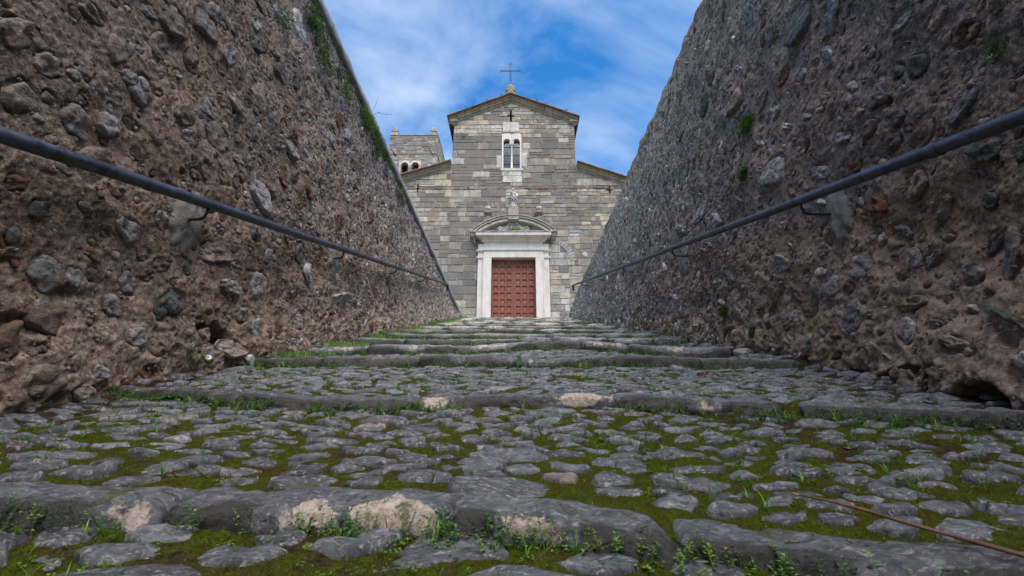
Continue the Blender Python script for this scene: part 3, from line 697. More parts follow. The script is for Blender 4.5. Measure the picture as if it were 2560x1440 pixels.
        u = g.random(); c = (0.22, 0.16, 0.115) if u < 0.5 else (0.34, 0.26, 0.20) if u < 0.86 else (0.42, 0.38, 0.34) if u < 0.95 else (0.16, 0.07, 0.05)
        acc.add(V, F, np.array(c) * g.uniform(0.7, 1.2))
    acc.build('grit', 'rubble', root, False, 'stuff')
    return surf
wl_root = thing('retaining_wall', 'tall brown rubble stone wall on the left of the steps, with a flat grey coping', 'wall', (WL, 0, 0)); wl_root.location = (0, 0, 0)
surfL = build_wall(-1, wl_root, NOTED_L, 401)
wr_root = thing('retaining_wall', 'tall darker rubble stone wall on the right of the steps, mossy and without coping', 'wall')
surfR = build_wall(1, wr_root, NOTED_R, 877)
# coping slabs of the left wall
t = -9.3
while t < 16.4:
    l = random.uniform(0.9, 1.7); t1 = min(t + l, 16.6)
    n = max(3, int((t1 - t) / 0.08)); a = Acc()
    ys = np.linspace(t + 0.004, t1 - 0.004, n); P = []
    for (x, z) in [(-2.40, 4.075), (-1.97, 4.07), (-1.93, 4.072), (-1.92, 4.09), (-1.925, 4.17), (-1.94, 4.195), (-2.46, 4.215), (-2.46, 4.075)]:
        P.append(np.stack([np.full(n, x) + 0.010 * fbm(ys * 4, z * 9, x, 3, 3), ys, np.full(n, z) + 0.008 * fbm(ys * 5, x * 9, z, 6, 3)], -1))
    quadgrid('coping_stone', np.stack(P, 0), 'coping', wl_root, col=(0.25, 0.245, 0.24), aux=0)
    t = t1
# grey cement smeared round the handrail brackets
def smear(root, side, t, z, rt, rz, seed):
    g = np.random.default_rng(seed); sg = 1 if side < 0 else -1; sf = surfL if side < 0 else surfR
    nr, na = 12, 40; V = []; A = []
    for i in range(nr + 1):
        for k in range(na):
            a = 2 * math.pi * k / na; rad = i / nr * (1 + 0.35 * float(perlin(math.cos(a) * 2.2, math.sin(a) * 2.2, seed, 5)) + 0.15 * float(perlin(math.cos(a) * 6, math.sin(a) * 6, seed, 8)))
            tt = t + math.cos(a) * rad * rt; zz = z + math.sin(a) * rad * rz
            V.append((0, tt, zz))
    V = np.array(V); e = np.repeat(np.arange(nr + 1) / nr, na)
    V[:, 0] = sf(V[:, 1], V[:, 2]) * 0.35 + (wall_x(side, V[:, 1], V[:, 2]) + sg * 0.005) * 0.65 + sg * (0.016 * (1 - e ** 6) - 0.02 * e ** 8 + 0.010 * fbm(V[:, 1] * 16, V[:, 2] * 7, 0, seed, 4))
    V[:, 0] = np.where(e < 0.95, sg * np.maximum(sg * V[:, 0], sg * sf(V[:, 1], V[:, 2]) + 0.001 + 0.006 * perlin(V[:, 1] * 20, V[:, 2] * 20, 1, seed)), V[:, 0])
    F = [(i * na + k, i * na + (k + 1) % na, (i + 1) * na + (k + 1) % na, (i + 1) * na + k) for i in range(nr) for k in range(na)]
    obj('cement_patch', V, F, 'cement', root, True)
for i, (t, z, rt, rz) in enumerate([(2.47, 1.22, 0.13, 0.21), (4.62, 1.80, 0.12, 0.19), (6.73, 2.42, 0.14, 0.18), (8.85, 3.02, 0.15, 0.18)]): smear(wl_root, -1, t, z, rt, rz, 31 + i)
for i, (t, z, rt, rz) in enumerate([(2.68, 1.36, 0.11, 0.20), (5.3, 2.05, 0.13, 0.2), (7.7, 2.75, 0.14, 0.18)]): smear(wr_root, 1, t, z, rt, rz, 51 + i)

# ------------------------------------------------------------------ church: polygon masonry tools (x, z plane, front towards -y)
def clip_poly(P, a, b, c):          # keep a*x + b*z <= c
    out = []
    for i in range(len(P)):
        p, q = P[i], P[(i + 1) % len(P)]; dp = a * p[0] + b * p[1] - c; dq = a * q[0] + b * q[1] - c
        if dp <= 0: out.append(p)
        if (dp < 0 < dq) or (dq < 0 < dp):
            s = dp / (dp - dq); out.append((p[0] + (q[0] - p[0]) * s, p[1] + (q[1] - p[1]) * s))
    return out
def clip_region(P, region):
    n = len(region)
    for i in range(n):
        (x0, z0), (x1, z1) = region[i], region[(i + 1) % n]      # counter-clockwise region
        a, b = (z1 - z0), -(x1 - x0); P = clip_poly(P, a, b, a * x0 + b * z0)
        if len(P) < 3: return []
    return P
def parea(P): return 0.5 * abs(sum(P[i][0] * P[(i + 1) % len(P)][1] - P[(i + 1) % len(P)][0] * P[i][1] for i in range(len(P))))
def cut_rect(x0, x1, z0, z1, holes):
    rects = [(x0, x1, z0, z1)]
    for (a, b, c, d) in holes:
        nxt = []
        for (p, q, r, s) in rects:
            if a >= q or b <= p or c >= s or d <= r: nxt.append((p, q, r, s)); continue
            if c > r: nxt.append((p, q, r, c))
            if d < s: nxt.append((p, q, d, s))
            lo, hi = max(r, c), min(s, d)
            if a > p: nxt.append((p, a, lo, hi))
            if b < q: nxt.append((b, q, lo, hi))
        rects = nxt
    return rects
def prism(P, y0, y1):
    n = len(P); V = [(x, y0, z) for x, z in P] + [(x, y1, z) for x, z in P]
    F = [tuple(range(n)), tuple(range(2 * n - 1, n - 1, -1))] + [(i, n + i, n + (i + 1) % n, (i + 1) % n) for i in range(n)]
    return V, F
def block(P, yf, g, ch=0.014, jit=0.008, back=0.035):
    """ashlar: chamfered front, slightly uneven"""
    n = len(P); cx = sum(p[0] for p in P) / n; cz = sum(p[1] for p in P) / n
    P = [(x + g.uniform(-jit, jit), z + g.uniform(-jit, jit)) for x, z in P]
    V = []
    for x, z in P:
        dx, dz = cx - x, cz - z; l = math.hypot(dx, dz) + 1e-9; k = min(ch * 1.4, l * 0.4) / l
        V.append((x + dx * k, yf + g.uniform(-0.006, 0.006), z + dz * k))
    V += [(x, yf + ch * 0.8, z) for x, z in P] + [(x, yf + back, z) for x, z in P]
    F = [tuple(range(n))]
    for r in range(2):
        for i in range(n): j = (i + 1) % n; F.append((r * n + i, (r + 1) * n + i, (r + 1) * n + j, r * n + j))
    return V, F
XM = -0.05      # mirror axis of the facade
YF = 20.0
nave = [(-3.17, TOP_Z - 0.02), (3.10, TOP_Z - 0.02), (3.10, 15.74), (-0.20, 17.12), (-3.17, 15.80)]
aisL = [(-6.9, TOP_Z - 0.02), (-3.17, TOP_Z - 0.02), (-3.17, 13.02), (-6.9, 11.78)]
aisR = [(3.10, TOP_Z - 0.02), (6.6, TOP_Z - 0.02), (6.6, 11.62), (3.10, 12.94)]
DOOR = (-1.10, 0.96, TOP_Z - 0.1, 8.02)
WIN = (-0.60, 0.28, 12.86, 14.78)
def crossh(cx, cz, w, h, a, up=0.0): return [(cx - a, cx + a, cz - h, cz + h), (cx - w, cx + w, cz - a + up, cz + a + up)]
CR = crossh(-0.20, 16.05, 0.185, 0.38, 0.052) + crossh(-4.84, 11.73, 0.135, 0.21, 0.04) + crossh(4.71, 11.62, 0.135, 0.21, 0.04)
BH = [DOOR, WIN] + CR
church = thing('church', 'grey stone church with a gabled front and red panelled door above the steps', 'church')
def emit(parts, name, mat, parent, limit=300, stuffname='small_blocks'):
    parts.sort(key=lambda p: -p[4]); acc = Acc()
    for i, (V, F, c, a, ar) in enumerate(parts):
        if i < limit: obj(name, V, F, mat, parent, False, c, a)
        else: acc.add(V, F, c, a)
    acc.build(stuffname, mat, parent, False, 'stuff')
# core wall with its openings
acc = Acc()
zs = sorted({TOP_Z - 0.02, 20.0} | {v for h in BH for v in (h[2], h[3])})
for reg in (nave, aisL, aisR):
    xs0, xs1 = min(p[0] for p in reg), max(p[0] for p in reg); z1 = max(p[1] for p in reg)
    for r in cut_rect(xs0, xs1, TOP_Z - 0.02, z1, BH):
        P = clip_region([(r[0], r[2]), (r[1], r[2]), (r[1], r[3]), (r[0], r[3])], reg)
        if len(P) > 2 and parea(P) > 1e-4: V, F = prism(P, YF + 0.022, YF + 0.60); acc.add(V, F)
facade = acc.build('facade_wall', 'joint', church)
# facing blocks, laid course by course
g = np.random.default_rng(5)
def stain(x, z):
    """how much the stone at this place is blackened by weather (0..1)"""
    s = 0.0
    if abs(x + 0.05) < 3.4 and 10.9 < z < 15.2: s = 0.88 * float(sstep(15.3, 14.6, z))
    if 9.3 < z <= 11.8: s = 0.66 if abs(x) < 4.2 else 0.42
    if 5.6 < z <= 9.3: s = 0.78 if x < -1.7 else 0.62 if x > 3.0 else 0.40
    if abs(x - 0.0) < 0.62 and z > 10.6: s *= 0.12
    if abs(x) > 3.3 and z > 11.4: s = 0.08
    if z > 15.0: s = 0.12
    if z < 5.8: s = 0.35
    if 1.5 < x < 2.75 and z < 9: s = 0.22
    return s + 0.55 * float(perlin(x * 0.9, z * 1.1, 0, 5)) + 0.35 * float(perlin(x * 2.2, z * 1.8, 0, 6))
parts = []
PORTAL = (-1.76, 1.62, TOP_Z - 0.1, 8.85)
BLH = [PORTAL, (-0.66, 0.34, 12.80, 14.92), (-1.15, 1.0, 8.5, 9.3)] + CR
STR = (11.66, 11.84)
def lay(x0, x1, z0, z1, hlo, hhi, wlo, whi, ragged=0.0):
    """courses of facing blocks over a rectangle; each field has its own course heights"""
    z = z0
    while z < z1 - 0.02:
        h = g.uniform(hlo, hhi)
        if g.random() < 0.15: h *= 0.6
        zt = z1 if z1 - (z + h) < 0.14 else z + h
        x = x0 - g.uniform(0, 0.4) * ragged
        while x < x1 - 0.01:
            w = g.uniform(wlo, whi) * (1.25 if zt - z > 0.32 else 1)
            xe = x + w
            if x1 - xe < 0.14: xe = x1
            sub = [(x, xe, z, zt)]
            if zt - z > 0.26 and g.random() < 0.22:
                zm = z + (zt - z) * g.uniform(0.35, 0.65); xm = x + (xe - x) * g.uniform(0.3, 0.7)
                sub = [(x, xe, z, zm), (x, xe, zm, zt)] if g.random() < 0.5 else [(x, xm, z, zt), (xm, xe, z, zm), (xm, xe, zm, zt)]
            for sr in sub:
                for r in cut_rect(*sr, BLH):
                    for reg in (nave, aisL, aisR):
                        jg = g.uniform(0.010, 0.020)
                        P = clip_region([(r[0] + jg, r[2] + jg), (r[1] - jg, r[2] + jg), (r[1] - jg, r[3] - jg), (r[0] + jg, r[3] - jg)], reg)
                        if len(P) < 3 or parea(P) < 0.008: continue
                        cx = sum(p[0] for p in P) / len(P); cz = sum(p[1] for p in P) / len(P)
                        st = max(0, min(1.2, stain(cx, cz) + g.normal(0, 0.26)))
                        u = g.random()
                        c = np.array((0.46, 0.41, 0.34)) if u < 0.42 else np.array((0.43, 0.42, 0.40)) if u < 0.75 else np.array((0.46, 0.385, 0.30)) if u < 0.84 else np.array((0.32, 0.30, 0.28)) if u < 0.95 else np.array((0.56, 0.54, 0.51))
                        if st > 0.45 and g.random() < 0.16: c = np.array((0.27, 0.275, 0.285))
                        if cz > 14.9 or abs(cx) > 3.3: c = c * np.array((1.16, 1.10, 1.03))
                        c = c * np.array((0.97, 0.96, 0.95)) * g.uniform(0.88, 1.10) * (1 - 0.40 * min(1, st * g.uniform(0.7, 1.1)))
                        near_cross = any(abs(cx - (q[0] + q[1]) / 2) < .5 and abs(cz - (q[2] + q[3]) / 2) < .5 for q in CR)
                        V, F = block(P, YF + g.uniform(-0.014, 0.008), g, 0.012, 0.002 if near_cross else 0.014)
                        parts.append((V, F, c, st, parea(P)))
            x = xe
        z = zt
ZB = TOP_Z - 0.02
lay(-6.95, -3.6, ZB, 9.9, 0.27, 0.42, 0.34, 0.80); lay(-3.6, -1.74, ZB, 9.9, 0.26, 0.44, 0.34, 0.80); lay(1.60, 2.55, ZB, 7.6, 0.24, 0.38, 0.28, 0.60); lay(2.55, 6.65, ZB, 7.6, 0.27, 0.42, 0.33, 0.75); lay(1.60, 6.65, 7.6, 9.9, 0.28, 0.44, 0.36, 0.8)
lay(-1.74, 1.60, 8.8, 9.9, 0.25, 0.4, 0.3, 0.8); lay(-6.95, -0.45, 9.9, STR[0], 0.20, 0.34, 0.28, 0.80); lay(-0.45, 6.65, 9.9, STR[0], 0.19, 0.33, 0.26, 0.75)
lay(-6.95, -3.17, STR[1], 13.2, 0.26, 0.40, 0.4, 0.95); lay(3.10, 6.65, STR[1], 13.2, 0.28, 0.44, 0.5, 1.2)
lay(-3.17, -0.62, STR[1], 14.95, 0.28, 0.50, 0.30, 1.05); lay(-0.62, 0.38, STR[1], 14.95, 0.28, 0.42, 0.3, 0.6); lay(0.38, 3.10, STR[1], 14.95, 0.26, 0.46, 0.28, 0.9)
lay(-3.17, 3.10, 14.95, 17.2, 0.20, 0.34, 0.26, 0.70)
x = -6.8
while x < 6.5:          # worn band of small broken stones right across the front
    w = g.uniform(0.10, 0.34); zt = STR[1] - g.uniform(0, 0.05)
    if not any(q[0] < x + w and q[1] > x and q[2] < STR[1] and q[3] > STR[0] for q in CR):
        V, F = block([(x + .008, STR[0] + 0.008), (x + w - .008, STR[0] + 0.008), (x + w - .008, zt), (x + .008, zt)], YF - g.uniform(-0.01, 0.05), g, 0.02, 0.014)
        c = np.array((0.22, 0.165, 0.12)) if g.random() < 0.8 else np.array((0.30, 0.25, 0.2)) if g.random() < .8 else np.array((.3, .1, .06))
        parts.append((V, F, c * g.uniform(0.7, 1.2), 0.2, 0.01))
    x += w
emit(parts, 'ashlar_block', 'ashlar', facade)
# blind arch to the right of the portal
for i in range(9):
    a0, a1 = R(-2 + i * 9.2), R(-2 + (i + 1) * 9.2 - 1.0); P = []
    for a, r in ((a0, 0.84), (a0, 1.12), (a1, 1.12), (a1, 0.84)): P.append((1.74 + r * math.cos(a), 7.86 + r * math.sin(a)))
    P = clip_poly(P, -1, 0, -1.66)
    if len(P) < 3: continue
    V, F = block(P, YF - 0.022, g, 0.010, 0.004, 0.06); obj('voussoir', V, F, 'ashlar', facade, False, np.array((0.36, 0.355, 0.35)) * g.uniform(0.85, 1.1), 0.25)
for (cx, cz, r) in ((3.30, 8.15, 0.13),):
    V, F = block([(cx + r * math.cos(a * math.pi / 5), cz + r * math.sin(a * math.pi / 5)) for a in range(10)], YF - 0.03, g, 0.02, 0.004, 0.07); obj('round_stone', V, F, 'ashlar', facade, False, (0.5, 0.5, 0.5), 0)
# rest of the body
a = Acc()
BK = 29.7
for (x0, x1, z1) in ((-6.9, -6.4, 11.78), (6.1, 6.6, 11.62)): V, F = boxVF(x0, x1, YF + 0.62, BK, TOP_Z - 0.02, z1); a.add(V, F, (0.34, 0.31, 0.27), 0.3)
V, F = boxVF(-3.165, -2.75, YF + 0.62, BK, 12.2, 15.80); a.add(V, F, (0.34, 0.31, 0.27), 0.3)
V, F = boxVF(2.7, 3.095, YF + 0.62, BK, 12.2, 15.74); a.add(V, F, (0.34, 0.31, 0.27), 0.3)
for reg in (nave, aisL, aisR): V, F = prism(reg, BK + 0.01, BK + 0.4); a.add(V, F, (0.34, 0.31, 0.27), 0.3)
a.build('rear_walls', 'ashlar', church)
# roofs
def roof(name, pts, thick, parent):
    """pts: polyline of the underside in x,z; slab from the front overhang to the back"""
    top = [(x, z + thick) for x, z in pts]; P = pts + top[::-1]
    V, F = prism(P[::-1], YF - 0.33, BK + 0.6); return obj(name, V, F, 'tile', parent, False, (0.20, 0.105, 0.07), 0)
APX = (-0.20, 17.14)
rn = roof('nave_roof', [(-3.50, 15.72), APX, (3.36, 15.66)], 0.055, church)
ra = roof('left_aisle_roof', [(-7.1, 11.77), (-3.19, 13.06)], 0.055, church); rb = roof('right_aisle_roof', [(3.12, 12.98), (6.8, 11.57)], 0.055, church)
for o, nm in ((ra, 'aisle_roof'), (rb, 'aisle_roof')): o.name = nm
def edge_tiles(p, q, parent, n):
    for i in range(n):
        f0, f1 = i / n, (i + 1) / n; ax, az = p[0] + (q[0] - p[0]) * f0, p[1] + (q[1] - p[1]) * f0; bx, bz = p[0] + (q[0] - p[0]) * f1, p[1] + (q[1] - p[1]) * f1
        hz = random.uniform(0.045, 0.075); V = []
        y0 = YF - 0.36 - random.uniform(0, 0.02)
        for yy, k in ((y0, 0), (y0 + 0.03, 1), (y0 + 0.10, 0.55)):
            V += [(ax, yy, az + 0.058), (bx, yy, bz + 0.058), (bx, yy, bz + 0.062 + hz * k), (ax, yy, az + 0.064 + hz * k + random.uniform(0, .02))]
        V = V[:4] + V[4:8] + V[8:12]
        F = [(0, 1, 2, 3), (3, 2, 6, 7), (7, 6, 10, 11), (0, 3, 7, 4), (1, 5, 6, 2), (4, 7, 11, 8), (5, 9, 10, 6), (8, 11, 10, 9)]
        obj('roof_tile', V, F, 'tile', parent, False, np.array((0.24, 0.115, 0.075)) * random.uniform(0.6, 1.25), 0)
edge_tiles((-3.51, 15.715), APX, rn, 13); edge_tiles(APX, (3.37, 15.655), rn, 13); edge_tiles((-6.9, 11.835), (-3.2, 13.06), ra, 12); edge_tiles((3.13, 12.98), (6.6, 11.65), rb, 12)
# raking stone cornices
def rake(p, q, n, th, parent):
    for i in range(n):
        f0, f1 = i / n + 0.002, (i + 1) / n - 0.002
        A = (p[0] + (q[0] - p[0]) * f0, p[1] + (q[1] - p[1]) * f0); B = (p[0] + (q[0] - p[0]) * f1, p[1] + (q[1] - p[1]) * f1)
        V = []; c = np.array((0.42, 0.345, 0.25)) * random.uniform(0.8, 1.15)
        prof = [(YF + 0.02, -th), (YF - 0.05, -th), (YF - 0.07, -th * 0.72), (YF - 0.16, -th * 0.62), (YF - 0.20, -th * 0.30), (YF - 0.27, -th * 0.22), (YF - 0.27, -0.005), (YF + 0.02, -0.005)]
        V = [(A[0], y, A[1] + dz) for y, dz in prof] + [(B[0], y, B[1] + dz) for y, dz in prof]; m = len(prof)
        F = [(k, (k + 1) % m, m + (k + 1) % m, m + k) for k in range(m)] + [tuple(range(m))[::-1], tuple(range(m, 2 * m))]
        obj('cornice_stone', V, F, 'ashlar', parent, False, c, 0.2)
rake((-3.44, 15.745), APX, 8, 0.27, rn); rake(APX, (3.30, 15.685), 8, 0.27, rn); rake((-7.0, 11.80), (-3.20, 13.06), 7, 0.25, ra); rake((3.13, 12.98), (6.7, 11.61), 7, 0.25, rb)
for x0, x1, z0 in ((-3.38, -2.96, 15.46), (2.86, 3.26, 15.40)):
    V, F = loft([(z0, x0 + 0.10, x1 - 0.06, YF - 0.06), (z0 + 0.05, x0 + 0.09, x1 - 0.05, YF - 0.08), (z0 + 0.06, x0 + 0.04, x1 - 0.03, YF - 0.12), (z0 + 0.12, x0 + 0.03, x1 - 0.02, YF - 0.14), (z0 + 0.13, x0, x1, YF - 0.20), (z0 + 0.22, x0, x1, YF - 0.21)], YF + 0.02)
    obj('cornice_return', V, F, 'marble_old', church)
for x0, x1 in ((-3.33, -3.18), (3.11, 3.24)):
    V, F = boxVF(x0, x1, YF + 0.9, YF + 1.1, 14.2, 15.35); obj('gutter_hopper', V, F, 'iron', church)
# finial under the iron cross
V, F = lathe([(0.30, 0), (0.30, 0.20), (0.27, 0.34), (0.27, 0.56), (0.23, 0.70), (0.13, 0.79), (0.05, 0.82)], 14, (-0.215, 20.0, 17.17))
V = [(x + 0.015 * float(perlin(x * 8, y * 8, z * 8)), y, z) for x, y, z in V]; obj('finial', V, F, 'urn', church, True)
for (x, z) in ((-0.36, 17.50), (-0.07, 17.50), (-0.215, 17.70)):
    V, F = lathe([(0.02, -0.1), (0.10, -0.07), (0.13, 0), (0.10, 0.09), (0.02, 0.12)], 10, (x, 19.85, z)); obj('finial_scroll', V, F, 'urn', church, True)
# window of two lights
win = thing('window', '', ''); win.location = (0, 0, 0)
for k_ in ('label', 'category'): del win[k_]
win.parent = church
def arch_panel(cx, r, x0, x1, zs, zt, y0, y1, n=12):
    """stone panel with a round headed opening: from the springing zs up to zt"""
    V, F = [], []
    for yy in (y0, y1):
        for i in range(n + 1):
            a = math.pi * i / n; V.append((cx - r * math.cos(a), yy, zs + r * math.sin(a)))
        for i in range(n + 1):
            a = math.pi * i / n; dx, dz = -math.cos(a), math.sin(a)
            s = min(((x1 - cx) / dx if dx > 1e-6 else 9), ((x0 - cx) / dx if dx < -1e-6 else 9), ((zt - zs) / dz if dz > 1e-6 else 9)); V.append((cx + dx * s, yy, zs + dz * s))
    m = n + 1
    for i in range(n):
        F.append((i, m + i, m + i + 1, i + 1)); F.append((2 * m + i, 2 * m + i + 1, 3 * m + i + 1, 3 * m + i)); F.append((i, i + 1, 2 * m + i + 1, 2 * m + i)); F.append((m + i, 3 * m + i, 3 * m + i + 1, m + i + 1))
    return V, F
cxs = (-0.395, 0.085); rr_ = 0.175; zsp = 14.42
for cx, a0, a1 in ((cxs[0], -0.66, -0.157), (cxs[1], -0.153, 0.34)):
    V, F = arch_panel(cx, rr_, a0, a1, zsp, 14.92, YF - 0.03, YF + 0.25); obj('arch_head', V, F, 'marble', win)
for x0, x1 in ((-0.66, -0.575), (0.265, 0.34)): V, F = boxVF(x0, x1, YF - 0.03, YF + 0.25, 12.80, zsp); obj('jamb', V, F, 'marble', win)
V, F = loft([(12.70, -0.72, 0.40, YF - 0.06), (12.83, -0.72, 0.40, YF - 0.08), (12.86, -0.66, 0.34, YF - 0.03)], YF + 0.25); obj('sill', V, F, 'marble', win)
V, F = lathe([(0.075, 0), (0.075, 0.05), (0.055, 0.08), (0.05, 1.15), (0.06, 1.18), (0.05, 1.2), (0.06, 1.28), (0.10, 1.42)], 14, (-0.155, YF + 0.09, 12.86)); obj('mullion_column', V, F, 'marble', win, True)
V, F = loft([(14.22, -0.24, -0.07, YF), (14.27, -0.26, -0.05, YF - 0.03), (14.42, -0.27, -0.04, YF - 0.05)], YF + 0.25); obj('capital', V, F, 'marble', win)
for cx in cxs:
    P = [(cx - rr_ - 0.01, 12.86), (cx + rr_ + 0.01, 12.86), (cx + rr_ + 0.01, zsp)] + [(cx + (rr_ + 0.01) * math.cos(math.pi * i / 10), zsp + (rr_ + 0.01) * math.sin(math.pi * i / 10)) for i in range(1, 10)] + [(cx - rr_ - 0.01, zsp)]
    V, F = prism(P, YF + 0.17, YF + 0.18); obj('pane', V, F, 'glass', win)
    for zz in (13.2, 13.72, 14.2):
        V, F = boxVF(cx - rr_, cx + rr_, YF + 0.145, YF + 0.165, zz - 0.012, zz + 0.012); obj('glazing_bar', V, F, 'iron', win)
    V, F = boxVF(cx - 0.008, cx + 0.008, YF + 0.148, YF + 0.162, 12.86, zsp + 0.15); obj('glazing_bar', V, F, 'iron', win)
# large pale stones round the window
for (x0, x1, z0, z1) in ((-0.62, 0.24, 15.02, 15.64), (-0.92, -0.67, 12.9, 13.6), (0.35, 0.62, 12.95, 13.75), (-0.66, 0.34, 12.42, 12.69), (-0.60, -0.14, 12.05, 12.41), (-0.13, 0.36, 12.05, 12.41)):
    V, F = block([(x0, z0), (x1, z0), (x1, z1), (x0, z1)], YF - 0.026, g, 0.012, 0.006, 0.06); obj('pale_block', V, F, 'ashlar', facade, False, (0.55, 0.51, 0.46), 0)
# portal
por = thing('portal', '', ''); 
for k_ in ('label', 'category'): del por[k_]
por.parent = church
def pb(name, x0, x1, y0, z0, z1, mat='marble', yb=YF + 0.02):
    V, F = boxVF(x0, x1, y0, yb, z0, z1); o = obj(name, V, F, mat, por)
    bv = o.modifiers.new('b', 'BEVEL'); bv.width = 0.006; bv.segments = 1; return o
Z0 = TOP_Z - 0.02
for x0, x1 in ((-1.74, -1.475), (1.335, 1.60)): pb('pilaster', x0, x1, YF - 0.12, Z0, 7.92)
for x0, x1 in ((-1.47, -1.10), (0.96, 1.33)):
    pb('jamb', x0, x1, YF - 0.20, Z0, 7.94, yb=YF + 0.28)
    ix = x0 if x0 < 0 else x1
    pb('jamb_fillet', ix - 0.012 if x0 < 0 else ix - 0.03, ix + 0.03 if x0 < 0 else ix + 0.012, YF - 0.225, Z0, 7.938)
pb('lintel', -1.47, 1.33, YF - 0.20, 7.943, 8.27, yb=YF + 0.28)
V, F = loft([(8.27, -1.49, 1.35, YF - 0.20), (8.29, -1.53, 1.39, YF - 0.26), (8.35, -1.53, 1.39, YF - 0.27), (8.36, -1.47, 1.33, YF - 0.15)], YF + 0.02); obj('lintel_moulding', V, F, 'marble', por)
for x0, x1 in ((-1.74, -1.475), (1.335, 1.60)):
    V, F = loft([(7.90, x0, x1, YF - 0.12), (7.93, x0 - 0.05, x1 + 0.05, YF - 0.19), (8.00, x0 - 0.06, x1 + 0.06, YF - 0.20), (8.01, x0, x1, YF - 0.12), (8.24, x0, x1, YF - 0.12), (8.27, x0 - 0.06, x1 + 0.06, YF - 0.21), (8.34, x0 - 0.08, x1 + 0.08, YF - 0.23), (8.35, x0, x1, YF - 0.12), (8.66, x0 - 0.0, x1 + 0.0, YF - 0.12)], YF + 0.02); obj('pilaster_capital', V, F, 'marble', por)
pb('frieze', -1.47, 1.33, YF - 0.14, 8.362, 8.72)
V, F = loft([(8.720, -1.52, 1.38, YF - 0.16), (8.750, -1.55, 1.41, YF - 0.20), (8.755, -1.58, 1.44, YF - 0.25), (8.805, -1.60, 1.46, YF - 0.27), (8.810, -1.60, 1.46, YF - 0.24), (8.850, -1.63, 1.49, YF - 0.27), (8.900, -1.70, 1.56, YF - 0.35), (8.930, -1.76, 1.62, YF - 0.40), (8.940, -1.83, 1.69, YF - 0.53), (9.070, -1.84, 1.70, YF - 0.54), (9.075, -1.80, 1.66, YF - 0.50), (9.090, -1.80, 1.66, YF - 0.50)], YF + 0.02); obj('cornice', V, F, 'marble', por)
for s_, x0, x1 in ((-1, -2.06, -1.86), (1, 1.72, 1.92)):
    V, F = loft([(8.680, x0 + (0.12 if s_ < 0 else 0), x1 - (0 if s_ < 0 else 0.12), YF - 0.12), (8.820, x0 + (0.08 if s_ < 0 else 0), x1 - (0 if s_ < 0 else 0.08), YF - 0.25), (8.920, x0 + (0.03 if s_ < 0 else 0), x1 - (0 if s_ < 0 else 0.03), YF - 0.36), (8.940, x0, x1, YF - 0.42), (9.110, x0 - 0.02, x1 + 0.02, YF - 0.44), (9.140, x0 - 0.06, x1 + 0.06, YF - 0.50), (9.200, x0 - 0.06, x1 + 0.06, YF - 0.50)], YF + 0.02); obj('cornice_end', V, F, 'marble_old', por)
V, F = boxVF(-1.93, 1.79, YF - 0.56, YF + 0.02, 9.092, 9.150); obj('cornice_top', V, F, 'marble_old', por)
def arcband(name, r0, r1, y0, mat, zc=7.24, xc=-0.07, zb=9.152, n=34, y1=YF + 0.02):
    def lim(r): return math.acos(min(1, (zb - zc) / r))
    V, F = [], []
    for i in range(n + 1):
        f = -1 + 2 * i / n
        for r in (r0, r1):
            a = f * lim(r); x, z_ = xc + r * math.sin(a), zc + r * math.cos(a); V += [(x, y0, z_), (x, y1, z_)]
    for i in range(n):
        a, b = 4 * i, 4 * i + 4; F += [(a, a + 2, b + 2, b), (a + 2, a + 3, b + 3, b + 2), (a + 3, a + 1, b + 1, b + 3), (a + 1, a, b, b + 1)]
    F += [(0, 1, 3, 2), (4 * n, 4 * n + 2, 4 * n + 3, 4 * n + 1)]
    return obj(name, V, F, mat, por)
arcband('arch_ring', 2.55, 2.66, YF - 0.32, 'marble'); arcband('arch_moulding', 2.66, 2.695, YF - 0.36, 'marble_old'); arcband('arch_moulding', 2.695, 2.73, YF - 0.42, 'marble'); arcband('arch_moulding', 2.73, 2.765, YF - 0.40, 'marble_old'); arcband('arch_crown', 2.765, 2.82, YF - 0.47, 'marble_old')
V, F = [], []
n = 24; P = [(-0.07 + 2.56 * math.sin(a), 7.24 + 2.56 * math.cos(a)) for a in np.linspace(math.acos(1.912 / 2.56), -math.acos(1.912 / 2.56), n)]
V, F = prism(P, YF - 0.04, YF + 0.02); obj('tympanum', V, F, 'marble_old', por)
def scroll(cx, cz, r, y):
    V, F = lathe([(0.02, 0), (r * 0.35, 0.0), (r * 0.42, -0.03), (r * 0.62, -0.03), (r * 0.70, 0.0), (r * 0.9, 0.0), (r, 0.04), (r, 0.12)], 18)
    V = [(cx + a, y + c, cz + b) for a, b, c in V]; obj('scroll', V, F, 'statue', por, True)
scroll(-0.70, 9.41, 0.14, YF - 0.20); scroll(0.56, 9.41, 0.14, YF - 0.20); scroll(-0.24, 9.67, 0.08, YF - 0.21); scroll(0.10, 9.67, 0.08, YF - 0.21)
P = [(x, z - 0.14) for x, z in [(-0.80, 9.30), (0.66, 9.30), (0.66, 9.56), (0.50, 9.66), (0.30, 9.70), (0.20, 9.84), (-0.07, 9.90), (-0.34, 9.84), (-0.44, 9.70), (-0.64, 9.66), (-0.80, 9.56)]]
V, F = block(P, YF - 0.16, g, 0.05, 0.0, 0.12); obj('cartouche', V, F, 'statue', por)
V, F = lathe([(0.30, 0), (0.27, -0.04), (0.15, -0.10), (0.02, -0.13)], 20); V = [(-0.07 + a * 1.1, YF - 0.15 + c, 9.41 + b * 0.7) for a, b, c in V]; obj('shield', V, F, 'statue', por, True)
